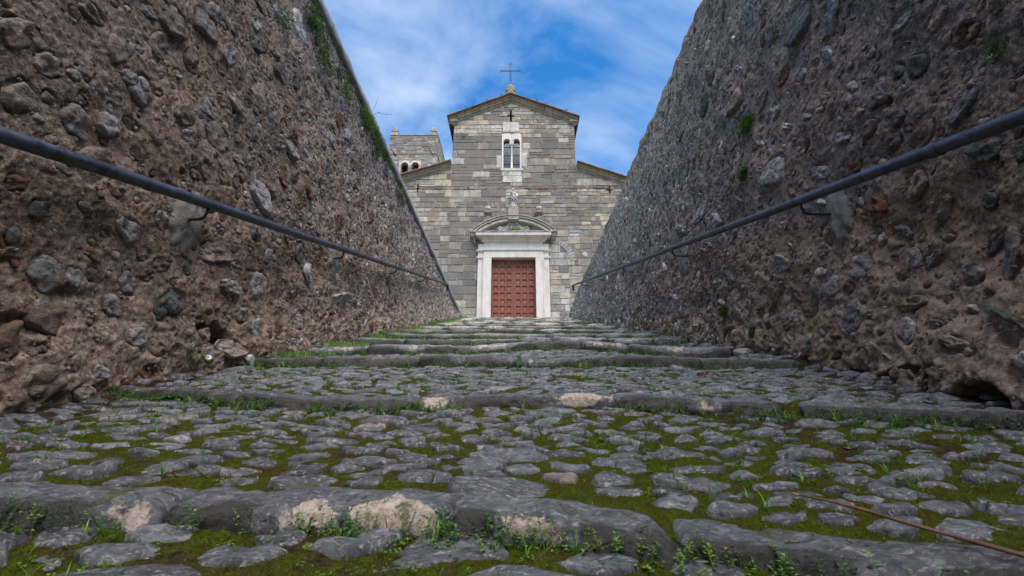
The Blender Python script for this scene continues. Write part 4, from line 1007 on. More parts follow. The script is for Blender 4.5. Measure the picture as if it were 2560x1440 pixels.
# doors
WD = np.array((0.200, 0.058, 0.030))
for s_, x0, x1 in ((0, -1.10, -0.078), (1, -0.062, 0.96)):
    V, F = boxVF(x0 + 0.004, x1 - 0.004, YF + 0.235, YF + 0.275, Z0, 8.005); leaf = obj('door_leaf', V, F, 'wood', church, False, WD * 0.7, 0)
    st = 0.098; iw = (x1 - x0 - 4 * st) / 3; nrow = 12; rh = (8.0 - Z0) / nrow; rl = 0.125
    cols = [x0 + st + i * (iw + st) for i in range(3)]
    for i in range(4):
        xs_ = x0 + i * (iw + st); V, F = boxVF(xs_ + 0.003, xs_ + st - 0.003, YF + 0.160, YF + 0.2345, Z0, 8.0); obj('stile', V, F, 'wood', leaf, False, WD * random.uniform(0.85, 1.1), 0)
    for j in range(nrow + 1):
        zc = Z0 + j * rh
        for cx in cols:
            V, F = boxVF(cx - 0.0025, cx + iw + 0.0025, YF + 0.163, YF + 0.2345, max(Z0, zc - rl / 2), min(7.998, zc + rl / 2)); obj('rail', V, F, 'wood', leaf, False, WD * random.uniform(0.85, 1.1), 0)
    for j in range(nrow):
        for cx in cols:
            za, zb = Z0 + j * rh + rl / 2, Z0 + (j + 1) * rh - rl / 2
            V, F = loft([(za, cx, cx + iw, YF + 0.215), (za + 0.03, cx, cx + iw, YF + 0.214), (zb, cx, cx + iw, YF + 0.213)], YF + 0.2348)
            V, F = block([(cx + .001, za + .001), (cx + iw - .001, za + .001), (cx + iw - .001, zb - .001), (cx + .001, zb - .001)], YF + 0.212, g, 0.018, 0, 0.022)
            obj('panel', V, F, 'wood', leaf, False, WD * np.array((1.45, 1.3, 1.2)) * random.uniform(0.85, 1.3), 0)
V, F = boxVF(-0.088, -0.052, YF + 0.14, YF + 0.1595, Z0, 7.99); obj('meeting_strip', V, F, 'wood', church, False, WD * 0.8, 0)

# ------------------------------------------------------------------ things standing on the portal and roof
ic = thing('iron_cross', 'slender dark iron cross with looped ends on the peak of the church roof', 'cross', (-0.22, 19.95, 17.98))
def rod(name, pts, r=0.014): V, F = tube(pts, r, 8); return obj(name, V, F, 'iron', ic, True)
for dx in (-0.030, 0.030): rod('upright', [(dx, 0, 0.22), (dx, 0, 1.38)])
for dz in (-0.030, 0.030): rod('arm', [(-0.49, -0.016, 0.93 + dz), (0.49, -0.016, 0.93 + dz)])
def loop(cx, cz, r): rod('end_loop', [(cx + r * math.cos(a), 0, cz + r * math.sin(a)) for a in np.linspace(0, 2 * math.pi, 9)], 0.014)
loop(0, 1.43, 0.06); loop(-0.54, 0.93, 0.06); loop(0.54, 0.93, 0.06)
rod('foot', [(-0.03, 0, 0.23), (-0.09, 0, 0.10), (-0.10, 0, -0.02)]); rod('foot', [(0.03, 0, 0.23), (0.09, 0, 0.10), (0.10, 0, -0.02)])

def urn(x, label, first):
    r = thing('stone_urn', label, 'urn', (x, YF - 0.24, 9.93), 'urns on the door pediment')
    V, F = lathe([(0.15, -0.02), (0.15, 0.05), (0.09, 0.08), (0.07, 0.13), (0.13, 0.17), (0.20, 0.24), (0.215, 0.30), (0.19, 0.35), (0.12, 0.37)], 20); obj('bowl', V, F, 'urn', r, True)
    V, F = lathe([(0.12, 0.37), (0.155, 0.39), (0.155, 0.42), (0.12, 0.44)], 20); obj('rim', V, F, 'urn', r, True)
    V, F = lathe([(0.12, 0.44), (0.15, 0.48), (0.155, 0.54), (0.12, 0.60), (0.06, 0.64), (0.015, 0.66)] + ([(0.012, 0.74)] if first else []), 18)
    V = [(a * (1 + 0.10 * math.sin(6 * math.atan2(b, a) + c * 9)), b * (1 + 0.10 * math.sin(6 * math.atan2(b, a) + c * 9)), c) for a, b, c in V]; obj('carved_flames', V, F, 'statue', r, True)
    V, F = boxVF(-0.17, 0.17, -0.16, 0.2, -0.30, -0.02); obj('plinth', V, F, 'urn', r)
urn(-1.30, 'lichened stone urn on the left shoulder of the arched door pediment', True); urn(1.17, 'lichened stone urn on the right shoulder of the arched door pediment', False)

ped = thing('statue', 'small weathered marble statue of a robed figure on a block above the door', 'statue', (-0.07, YF - 0.22, 10.05))
V, F = loft([(-0.25, -0.25, 0.25, -0.22), (0.0, -0.25, 0.25, -0.22), (0.18, -0.25, 0.25, -0.22), (0.20, -0.235, 0.235, -0.20), (0.44, -0.235, 0.235, -0.20)], 0.2); obj('pedestal', V, F, 'marble_old', ped)
# robed body: one continuous surface, sections swept up a swaying spine
V, F = [], []; n = 30; secs = [(0.44, 0.0, 0.17, 0.13, .2), (0.47, 0.0, 0.19, 0.14, .9), (0.55, 0.0, 0.155, 0.12, 1), (0.68, 0.01, 0.135, 0.115, 1), (0.80, 0.02, 0.13, 0.12, 1), (0.92, 0.02, 0.155, 0.12, 1), (1.02, 0.0, 0.135, 0.11, .9), (1.10, -0.015, 0.13, 0.105, .8), (1.18, -0.02, 0.155, 0.115, .7), (1.26, -0.02, 0.165, 0.11, .5), (1.31, -0.02, 0.12, 0.085, .4), (1.335, -0.02, 0.055, 0.055, 0), (1.36, -0.02, 0.042, 0.045, 0), (1.38, -0.025, 0.052, 0.06, 0), (1.42, -0.03, 0.068, 0.075, .2), (1.46, -0.035, 0.070, 0.078, .3), (1.50, -0.04, 0.055, 0.065, .3), (1.525, -0.04, 0.02, 0.03, 0)]
for (z_, cx, rx, ry, fo) in secs:
    for i in range(n):
        a = 2 * math.pi * i / n; fold = 1 + fo * 0.13 * math.sin(7 * a + z_ * 5.5) + fo * 0.06 * math.sin(13 * a - z_ * 9)
        V.append((cx + rx * math.cos(a) * fold, ry * math.sin(a) * fold, z_))
for k in range(len(secs) - 1):
    for i in range(n): j = (i + 1) % n; F.append((k * n + i, k * n + j, (k + 1) * n + j, (k + 1) * n + i))
F.append(tuple(range(n))[::-1]); F.append(tuple((len(secs) - 1) * n + i for i in range(n)))
obj('robed_body', V, F, 'statue', ped, True)
for pts, rad in (([(-0.16, 0.0, 1.25), (-0.20, -0.05, 1.12), (-0.15, -0.14, 1.04), (-0.06, -0.17, 1.10)], [0.055, 0.05, 0.042, 0.03]), ([(0.13, 0.0, 1.25), (0.19, -0.04, 1.10), (0.13, -0.13, 1.0), (0.03, -0.17, 1.02)], [0.055, 0.052, 0.042, 0.03])):
    V, F = tube(pts, rad, 10); obj('arm', V, F, 'statue', ped, True)
V, F = tube([(-0.16, -0.10, 1.16), (0.0, -0.15, 1.02), (0.15, -0.10, 0.88), (0.20, -0.02, 0.72), (0.19, 0.0, 0.62)], [0.04, 0.05, 0.055, 0.05, 0.02], 10); obj('mantle', V, F, 'statue', ped, True)
V, F = tube([(-0.15, -0.11, 1.07), (-0.05, -0.15, 0.92), (0.09, -0.13, 0.74), (0.11, -0.1, 0.6)], [0.03, 0.035, 0.03, 0.02], 8); obj('mantle_fold', V, F, 'statue', ped, True)
V, F = tube([(-0.11, -0.17, 1.15), (-0.10, -0.19, 1.23), (-0.10, -0.19, 1.27)], [0.045, 0.055, 0.03], 10); obj('carved_bundle', V, F, 'statue', ped, True)

# ------------------------------------------------------------------ bell tower behind the left aisle
tw = thing('bell_tower', 'square rubble stone bell tower with twin arched openings and corner pinnacles behind the church', 'bell tower')
TY, TX0, TX1, TT, TD = 30.5, -9.86, -6.06, 22.70, 3.5
twin_ = [(-8.52, 0.275), (-7.70, 0.275)]; ZS = 19.88
holes = [(c - 0.275, c + 0.275, 17.6, ZS) for c, r in twin_] + [(c - 0.30, c + 0.30, ZS, ZS + 0.30) for c, r in twin_]
acc = Acc()
for r in cut_rect(TX0, TX1, 12.0, TT - 0.05, holes): V, F = boxVF(r[0], r[1], TY + 0.02, TY + 0.55, r[2], r[3]); acc.add(V, F)
V, F = boxVF(TX0, TX0 + 0.5, TY + 0.55, TY + TD, 4.05, TT - 0.05); acc.add(V, F)
V, F = boxVF(TX1 - 0.5, TX1, TY + 0.55, TY + TD, 4.05, TT - 0.05); acc.add(V, F)
V, F = boxVF(TX0, TX1, TY + TD, TY + TD + 0.4, 4.05, TT - 0.05); acc.add(V, F)
V, F = boxVF(TX0, TX1, TY + 0.02, TY + 0.55, 4.05, 12.0); acc.add(V, F)
V, F = boxVF(TX0 + 0.5, TX1 - 0.5, TY + 0.55, TY + TD, 21.2, 21.3); acc.add(V, F)
V, F = boxVF(TX0 + 0.5, TX1 - 0.5, TY + 0.55, TY + TD, 17.2, 17.3); acc.add(V, F)
core = acc.build('tower_wall', 'joint', tw)
parts = []; SZ = 20.98
def tower_face(fn, a0, a1, z0, z1, hl):
    z = z0
    while z < z1 - 0.05:
        h = g.uniform(0.10, 0.20); zt = min(z + h, z1)
        if z < SZ < zt + 0.05: zt = SZ
        x = a0
        while x < a1 - 0.02:
            w = g.uniform(0.16, 0.55); x1 = min(x + w, a1)
            if a1 - x1 < 0.1: x1 = a1
            for r in cut_rect(x, x1, z, zt, hl):
                if (r[1] - r[0]) < 0.05 or (r[3] - r[2]) < 0.04: continue
                V, F = block([(r[0] + .008, r[2] + .008), (r[1] - .008, r[2] + .008), (r[1] - .008, r[3] - .008), (r[0] + .008, r[3] - .008)], g.uniform(-0.012, 0.012), g, 0.012, 0.012, 0.03)
                V = fn(V); dk = max(0, g.normal(0.25 if z < SZ else 0.5, 0.25))
                u = g.random(); c = np.array((0.44, 0.41, 0.37)) if u < 0.5 else np.array((0.41, 0.405, 0.40)) if u < 0.88 else np.array((0.30, 0.20, 0.14))
                parts.append((V, F, c * g.uniform(0.75, 1.1) * (1 - 0.45 * min(1, dk)), dk, (r[1] - r[0]) * (r[3] - r[2]) * (1 if fn is ff else 0.4)))
            x = x1
        z = zt
ff = lambda V: [(x, TY + y, z) for x, y, z in V]
fs = lambda V: [(TX1 - y, TY + x, z) for x, y, z in V]
BIFH = [(-8.98, -7.24, 18.0, 20.34)]
tower_face(ff, TX0 + 0.0, TX1, 18.0, TT - 0.1, BIFH); tower_face(fs, 0.03, TD + 0.38, 18.0, TT - 0.1, [])
emit(parts, 'tower_stone', 'tower', core)
V, F = boxVF(TX0 - 0.03, TX1 + 0.03, TY - 0.03, TY + TD + 0.42, TT - 0.06, TT); obj('coping', V, F, 'marble_old', tw)
for z_ in (SZ,):
    V, F = boxVF(TX0 - 0.05, TX1 + 0.05, TY - 0.05, TY + 0.018, z_ - 0.05, z_ + 0.05); obj('string_course', V, F, 'marble_old', tw)
    V, F = boxVF(TX1 + 0.001, TX1 + 0.07, TY + 0.02, TY + TD + 0.4, z_ - 0.08, z_ + 0.05); obj('string_course', V, F, 'marble', tw)
belf = thing('belfry_opening', '', ''); [belf.pop(k) if False else None for k in ()]
for k_ in ('label', 'category'): del belf[k_]
belf.parent = tw
for (c, r), x0, x1 in ((twin_[0], -8.98, -8.112), (twin_[1], -8.108, -7.24)):
    V, F = arch_panel(c, r, x0, x1, ZS, 20.34, TY - 0.015, TY + 0.3); obj('arch_surround', V, F, 'tower', belf, False, (0.52, 0.47, 0.40), 0.1)
    V, F = [], []
    nn = 12
    for i in range(nn):
        a0, a1 = math.pi * i / nn + 0.01, math.pi * (i + 1) / nn - 0.01
        P = [(c - rr2 * math.cos(a), ZS + rr2 * math.sin(a)) for a, rr2 in ((a0, r), (a1, r), (a1, 0.42), (a0, 0.42))]
        V, F = block(P, TY - 0.045, g, 0.008, 0, 0.05); obj('voussoir', V, F, 'marble', belf)
for x0, x1 in ((-8.98, -8.797), (-7.423, -7.24)): V, F = boxVF(x0, x1, TY - 0.012, TY + 0.3, 18.0, ZS - 0.002); obj('jamb', V, F, 'tower', belf, False, (0.5, 0.46, 0.40), 0.2)
V, F = lathe([(0.09, 0), (0.075, 0.1), (0.07, 1.5), (0.12, 1.72)], 12, (-8.11, TY + 0.12, 18.1)); obj('column', V, F, 'marble', belf, True)
V, F = boxVF(-8.245, -7.975, TY - 0.012, TY + 0.3, ZS - 0.10, ZS - 0.002); obj('impost', V, F, 'marble', belf)
for cx in (TX0 + 0.33, TX1 - 0.42):
    V, F = loft([(TT, cx - 0.27, cx + 0.27, TY + 0.02), (TT + 0.10, cx - 0.26, cx + 0.26, TY + 0.03), (TT + 0.36, cx - 0.22, cx + 0.22, TY + 0.07), (TT + 0.38, cx - 0.26, cx + 0.26, TY + 0.03), (TT + 0.44, cx - 0.26, cx + 0.26, TY + 0.03), (TT + 0.46, cx - 0.19, cx + 0.19, TY + 0.08), (TT + 0.80, cx - 0.09, cx + 0.09, TY + 0.16), (TT + 0.90, cx - 0.03, cx + 0.03, TY + 0.2)], TY + 0.42)
    o = obj('pinnacle', V, F, 'marble_old', tw)
    me = o.data
    for v in me.vertices:      # taper the back too
        if v.co.y > TY + 0.3: v.co.y = TY + 0.44 - (TY and 0) - max(0, (v.co.z - TT - 0.44)) * 0.42
for x0, z0 in ((-9.62, 21.35), (-6.75, 21.45)):
    V, F = tube([(x0, TY - 0.08, z0), (x0 + 0.38, TY - 0.08, z0 - 0.62)], 0.032, 8); obj('tie_bar', V, F, 'rust', tw, True)

# ------------------------------------------------------------------ handrails
def handrail(side, label, x, t0, t1, z_at, brackets, xwall):
    root = thing('handrail', label, 'handrail')
    sl = 0.2795; sg = 1 if side < 0 else -1
    P = lambda t, dz=0: (x, t, z_at + sl * (t - 1.384) + dz)
    pts = []
    n = 46
    for i in range(n + 1):
        t = t0 + (t1 - t0) * i / n
        pts.append((x + 0.006 * float(perlin(t * 0.7, 3.1 * side, 0, 2)), t, P(t)[2] + 0.006 * float(perlin(t * 0.6, 1.7, side, 9))))
    V, F = tube(pts, 0.031, 18); obj('pipe', V, F, 'pipe', root, True)
    a = P(t1); V, F = tube([(a[0], a[1] - 0.005, a[2]), (a[0], a[1] + 0.035, a[2] + 0.004), (a[0] - 0.0 * sg, a[1] + 0.058, a[2] - 0.02), (a[0], a[1] + 0.062, a[2] - 0.16)], 0.031, 16); obj('pipe_end', V, F, 'pipe', root, True)
    for t in brackets:
        c = P(t); w = xwall
        V, F = tube([(x, t, c[2] - 0.018), (x, t, c[2] - 0.055), (x - 0.012 * sg, t, c[2] - 0.088), (x - 0.035 * sg, t, c[2] - 0.10), (w, t + 0.0, c[2] - 0.105)], 0.009, 10)
        obj('bracket', V, F, 'iron', root, True)
        V, F = boxVF(x - 0.012, x + 0.012, t - 0.03, t + 0.03, c[2] - 0.030, c[2] - 0.022)
        V = [(a_, b_, c_ + sl * (b_ - t)) for a_, b_, c_ in V]
        obj('saddle', V, F, 'iron', root)
    # threaded couplings
    for t in ((1.75, 6.9, 11.0) if side > 0 else (2.0, 7.6)):
        V, F = tube([P(t), P(t + 0.05)], 0.034, 18); obj('coupling', V, F, 'pipe', root, False)
    return root
handrail(-1, 'grey galvanised pipe handrail along the left wall', -1.85, -2.2, 11.80, 1.035, (0.35, 2.45, 4.55, 6.65, 8.75, 10.85), -2.0)
handrail(1, 'grey galvanised pipe handrail along the right wall', 1.90, -2.2, 14.10, 1.120, (0.55, 2.72, 5.1, 7.5, 9.8, 12.2), 2.2)

# ------------------------------------------------------------------ plants
def leafVF(o, d, up, L_, W_, fold=0.25, droop=0.3):
    """one leaf: 6 points, folded along its rib"""
    d = Vector(d).normalized(); s = d.cross(Vector(up)).normalized(); u = s.cross(d).normalized(); o = Vector(o)
    m = o + d * L_ * 0.5 + u * 0.06 * L_; e = o + d * L_ - u * droop * L_ * 0.5
    V = [o, m + s * W_ * 0.5 + u * fold * W_ * 0.5, e, m - s * W_ * 0.5 + u * fold * W_ * 0.5, m]
    return [tuple(v) for v in V], [(0, 4, 1), (1, 4, 2), (2, 4, 3), (3, 4, 0)]
def green(g, b=1.0):
    u = g.random(); c = (0.060, 0.135, 0.022) if u < 0.5 else (0.040, 0.100, 0.020) if u < 0.8 else (0.110, 0.165, 0.030)
    return np.array(c) * g.uniform(0.8, 1.7) * b * 1.5
def sprig(a, o, g, h=0.04, ls=0.010, n=5, b=1.0):
    o = Vector(o); lean = Vector((g.normal(0, .3), g.normal(0, .3), 1)).normalized(); c = green(g, b)
    V, F = tube([o - Vector((0, 0, 0.004)), o + lean * h * 0.5 + Vector((g.normal(0, .003), 0, 0)), o + lean * h], [0.0009, 0.0008, 0.0005], 3); a.add(V, F, c * 0.8)
    for i in range(n):
        f = 0.25 + 0.75 * (i + 1) / n; ang = g.uniform(0, 6.28)
        for s in (0, math.pi):
            d = Vector((math.cos(ang + s), math.sin(ang + s), g.uniform(0.1, 0.7)))
            L_ = ls * g.uniform(0.7, 1.3) * (1.15 - 0.4 * f); V, F = leafVF(o + lean * h * f, d, (0, 0, 1), L_, L_ * 0.62); a.add(V, F, c * g.uniform(0.85, 1.15))
def tuft(a, o, g, h=0.05, n=7, w=0.0018, b=1.0):
    o = Vector(o); c = green(g, b)
    for i in range(n):
        ang = g.uniform(0, 6.28); ln = g.uniform(0.1, 0.75); d = Vector((math.cos(ang) * ln, math.sin(ang) * ln, 1)).normalized(); s = Vector((-math.sin(ang), math.cos(ang), 0)); hh = h * g.uniform(0.5, 1.15)
        p1 = o + d * hh * 0.55; p2 = o + d * hh + Vector((math.cos(ang), math.sin(ang), -0.3)) * hh * 0.22
        V = [o - s * w, o + s * w, p1 + s * w * 0.8, p1 - s * w * 0.8, p2]; a.add([tuple(v) for v in V], [(0, 1, 2, 3), (3, 2, 4)], c * g.uniform(0.8, 1.2))
def clover(a, o, g, ls=0.008, n=4, b=1.0):
    """a low rosette of small round leaves"""
    o = Vector(o); c = green(g, b)
    for i in range(n + 2):
        ang = g.uniform(0, 6.28); r = ls * g.uniform(0.3, 1.7); p = o + Vector((math.cos(ang) * r, math.sin(ang) * r, g.uniform(0.2, 1.1) * ls))
        V, F = leafVF(p, (math.cos(ang), math.sin(ang), g.uniform(-0.1, 0.35)), (0, 0, 1), ls * g.uniform(0.7, 1.3), ls * g.uniform(0.6, 0.95)); a.add(V, F, c * g.uniform(0.8, 1.2))
gp = np.random.default_rng(77)
herbs = Acc(); grass = Acc()
def gz(x, t): return float(ground_z(x, t))
FR = 0.13
# along the foot of each kerb
for k in KS:
    if k < 1: continue
    dens = 950 if k == 1 else 900 if k < 4 else 620 if k < 8 else 300
    X_ = gp.uniform(-1.95, 2.0, dens); M_ = perlin(X_ * 2.3, k * 3.3, 0, 21); T_ = kerb_t(k, X_) + KFR - np.abs(gp.normal(0, 0.028 + 0.004 * k, dens)); Z_ = ground_z(X_, T_); sc = 1 + 0.10 * k
    for x, m, t, z in zip(X_, M_, T_, Z_):
        if m < -0.18 or (x > 1.5 and gp.random() < 0.5 and k < 6): continue
        z = float(z) + (0.004 if k > 1 else 0.0); u = gp.random()
        if u < 0.50: sprig(herbs, (x, t, z), gp, gp.uniform(0.014, 0.045) * sc, gp.uniform(0.007, 0.0125) * sc, 4, 1.0 if k < 4 else 1.25)
        elif u < 0.93: clover(herbs, (x, t, z), gp, 0.008 * sc, 5, 1.0 if k < 4 else 1.25)
        else: tuft(grass, (x, t, z), gp, gp.uniform(0.025, 0.060) * sc, 6, 0.0011 * sc, 1.1 if k < 4 else 1.3)
# in the joints between the cobbles
N_ = 10500; T_ = 0.62 + gp.random(N_) ** 1.5 * 15.6; X_ = gp.uniform(-1.95, 2.0, N_)
M_ = perlin(X_ * 1.9, T_ * 1.9, 0, 33) + 0.25 * perlin(X_ * 6, T_ * 6, 0, 34) + np.where(X_ < -1.2, 0.25, 0) + np.where(T_ > 4, 0.12, 0); Z_ = ground_z(X_, T_) + 0.006
for x, t, m, z in zip(X_, T_, M_, Z_):
    if m < 0.0 or near_kerb(x, t): continue
    sc = 1 + 0.09 * t; u = gp.random(); z = float(z)
    if u < 0.55: clover(herbs, (x, t, z), gp, 0.0065 * sc, 5, 1.0 if t < 4 else 1.2)
    elif u < 0.8: sprig(herbs, (x, t, z), gp, gp.uniform(0.01, 0.022) * sc, 0.007 * sc, 4)
    else: tuft(grass, (x, t, z), gp, gp.uniform(0.02, 0.04) * sc, 6, 0.0011 * sc, 1.1 if t < 4 else 1.3)
# bright grass at the foot of the left wall, further up
T_ = 3.2 + gp.random(1500) * 13; X_ = -1.93 + np.abs(gp.normal(0, 0.16, 1500)); M_ = perlin(T_ * 1.4, 0, 0, 35); Z_ = ground_z(X_, T_)
for x, t, m, z in zip(X_, T_, M_, Z_):
    sc = 1 + 0.09 * t
    if m < -0.15: continue
    tuft(grass, (x, t, float(z) + 0.01), gp, gp.uniform(0.03, 0.06) * sc, 6, 0.0013 * sc, 1.35)
for i in range(260):
    t = 8 + gp.random() * 8; x = 2.05 - abs(gp.normal(0, 0.14)); sc = 1 + 0.09 * t
    tuft(grass, (x, t, gz(x, t) + 0.01), gp, gp.uniform(0.02, 0.04) * sc, 5, 0.0013 * sc, 1.2)
# small ferns and moss cushions in cracks of both walls
for side, sf, n in ((-1, surfL, 45), (1, surfR, 230)):
    sg = 1 if side < 0 else -1
    for i in range(n):
        t = 2.2 + gp.random() * 9; u = gp.random(); lo = NOSE + SL * t
        z = (lo + 0.05 + abs(gp.normal(0, 0.35))) if u < 0.6 else (4.0 - abs(gp.normal(0, 0.4)) if side < 0 else lo + gp.random() * (4.4 - lo))
        if z > 4.05: continue
        if float(perlin(t * 2, z * 2, 0, 44)) < 0.05: continue
        x = float(sf(t, z)) + sg * 0.004
        for q in range(5): clover(herbs, (x + sg * gp.uniform(0, .01), t + gp.normal(0, .02), z + gp.normal(0, .025)), gp, 0.009 * (1 + 0.06 * t), 4, 0.75)
o = herbs.build('small_herbs', 'leaf'); o['kind'] = 'stuff'
o = grass.build('grass', 'leaf'); o['kind'] = 'stuff'
# moss standing up in the nearest joints
acc = Acc(); n = 42000
mx_ = gp.uniform(-1.8, 1.8, n); mt = 0.6 + gp.random(n) ** 1.7 * 2.6; mz = ground_z(mx_, mt) + 0.009 * fbm(mx_ * 9, mt * 9, 0, 61, 3, 0.6) + 0.003 * fbm(mx_ * 50, mt * 50, 0, 71, 2)
an_ = gp.uniform(0, 6.28, n); hh = gp.uniform(0.002, 0.0055, n) * (1 + 0.25 * mt); w_ = 0.0011 * (1 + 0.4 * mt)
A_ = np.stack([mx_ - np.cos(an_) * w_, mt - np.sin(an_) * w_, mz - 0.001], 1); B_ = np.stack([mx_ + np.cos(an_) * w_, mt + np.sin(an_) * w_, mz - 0.001], 1)
D_ = np.stack([mx_ + gp.normal(0, .002, n), mt + gp.normal(0, .002, n), mz + hh], 1)
V = np.stack([A_, B_, D_], 1).reshape(-1, 3); F = np.arange(3 * n).reshape(-1, 3).tolist()
mc = np.stack([gp.uniform(0.045, 0.13, n), gp.uniform(0.065, 0.15, n), gp.uniform(0.008, 0.022, n)], 1)
o = obj('moss', V, F, 'leaf', None, False, np.repeat(mc, 3, 0), 0); o['kind'] = 'stuff'

# single plants one can point at
def plant(name, label, cat, a, group=None, mat='leaf'):
    o = a.build(name, mat); return tag(o, label, cat, group)
def broad(a, o, n, L_, W_, g, up=0.4, col=(0.05, 0.12, 0.03)):
    for i in range(n):
        ang = i * 2.4 + g.uniform(-.3, .3); d = Vector((math.cos(ang), math.sin(ang), up * g.uniform(0.5, 1.4)))
        ns = 6; s = Vector((-math.sin(ang), math.cos(ang), 0)); dd = d.normalized(); V = []; F = []
        for q in range(ns + 1):
            f = q / ns; w = W_ * math.sin(math.pi * min(0.97, max(0.06, f ** 0.75))) ** 0.8 * 0.5; c = Vector(o) + dd * L_ * f - Vector((0, 0, 1)) * L_ * 0.45 * f * f
            V += [tuple(c - s * w + Vector((0, 0, w * 0.3))), tuple(c), tuple(c + s * w + Vector((0, 0, w * 0.3)))]
        for q in range(ns): b = 3 * q; F += [(b, b + 1, b + 4, b + 3), (b + 1, b + 2, b + 5, b + 4)]
        a.add(V, F, np.array(col) * g.uniform(0.8, 1.25))
a = Acc(); broad(a, (-1.52, 2.06, gz(-1.5, 2.06) + 0.015), 9, 0.055, 0.036, gp, 0.5, (0.055, 0.16, 0.05)); plant('rosette_weed', 'round-leaved green rosette weed against the second kerb, near the left wall', 'weed', a)
a = Acc(); t_ = float(kerb_t(3, 0.03)) + KFR - 0.03; o_ = (0.03, t_, gz(0.03, t_) + 0.005); broad(a, o_, 4, 0.085, 0.030, gp, 0.15, (0.055, 0.125, 0.06))
V, F = [], []
for q in range(7):
    f = q / 6; w = 0.019 * math.sin(math.pi * min(0.93, 0.12 + 0.8 * f)) ** 0.6; V += [(0.03 - w, t_ - 0.01 + 0.02 * f, o_[2] + 0.10 * f), (0.03, t_ + 0.02 * f, o_[2] + 0.10 * f), (0.03 + w, t_ - 0.01 + 0.02 * f, o_[2] + 0.10 * f)]
for q in range(6): b = 3 * q; F += [(b, b + 1, b + 4, b + 3), (b + 1, b + 2, b + 5, b + 4)]
a.add(V, F, (0.065, 0.15, 0.075)); plant('broad_leaf_weed', 'broad-leaved weed with one upright leaf at the centre of the third kerb', 'weed', a)
for (x, t, lb) in ((-1.55, 5.3, 'tall thin-leaved weed on the far steps close to the left wall'), (0.62, 1.98, 'spreading pale green weed at the foot of the second kerb, right of centre')):
    a = Acc(); tt = t - 0.04; broad(a, (x, tt, gz(x, tt) + 0.01), 7, 0.05 if t < 3 else 0.12, 0.016 if t < 3 else 0.03, gp, 0.6, (0.06, 0.17, 0.04)); plant('leafy_weed', lb, 'weed', a)
# daisy at the foot of the left wall
dz_ = thing('daisy_plant', 'green daisy plant with one white flower at the foot of the left wall', 'plant', (0, 0, 0))
a = Acc(); bx = float(surfL(2.64, 0.43)) + 0.03
for i in range(16): sprig(a, (bx + gp.uniform(-.02, .06), 2.64 + gp.normal(0, .07), 0.39 + gp.uniform(0, 0.02)), gp, gp.uniform(0.03, 0.13), 0.022, 4)
a.build('foliage', 'leaf', dz_)
fc = Vector((bx + 0.07, 2.69, 0.445)); V, F = tube([(fc.x - 0.02, fc.y, 0.38), (fc.x, fc.y, 0.44)], 0.0012, 5); obj('stem', V, F, 'leaf', dz_, False, (0.06, 0.13, 0.03), 0)
nd = Vector((0.45, -0.75, 0.5)).normalized(); s1 = nd.cross(Vector((0, 0, 1))).normalized(); s2 = s1.cross(nd)
for i in range(15):
    an = 2 * math.pi * i / 15; d = s1 * math.cos(an) + s2 * math.sin(an) + nd * 0.15; V, F = leafVF(fc + d * 0.004, d, nd, 0.018, 0.0065, 0.1, 0.15); obj('petal', V, F, 'petal', dz_)
V, F = lathe([(0.002, -0.002), (0.007, 0), (0.006, 0.003), (0.002, 0.004)], 10); Mx = Matrix((s1, s2, nd)).transposed(); V = [tuple(fc + Mx @ Vector(v)) for v in V]; obj('disc', V, F, 'yolk', dz_)
# ferns on the right wall
def fern(label, t, z, rt, rz, n, sf, sg, b=1.0, ls=0.016):
    a = Acc(); x0_ = float(sf(t, z)) 
    for i in range(n):
        r = gp.random() ** 0.5; an = gp.uniform(0, 6.28); tt = t + r * math.cos(an) * rt; zz = z + r * math.sin(an) * rz
        x = x0_ + sg * gp.uniform(0.004, 0.05 * (1 - r) + 0.01); clover(a, (x, tt, zz), gp, ls, 3, b)
    return plant('wall_fern', label, 'fern', a)
fern('larger wall fern growing high on the right wall', 3.46, 2.66, 0.10, 0.08, 150, surfR, -1, 0.9)
fern('smaller wall fern on the right wall, below the larger one', 3.62, 2.25, 0.06, 0.065, 110, surfR, -1, 0.9)
fern('faint dark fern on the right wall above the near end of the handrail', 1.56, 1.59, 0.05, 0.05, 35, surfR, -1, 0.6, 0.011)
fern('tiny fern low on the right wall just under the handrail', 4.35, 1.15, 0.05, 0.06, 110, surfR, -1, 0.7)
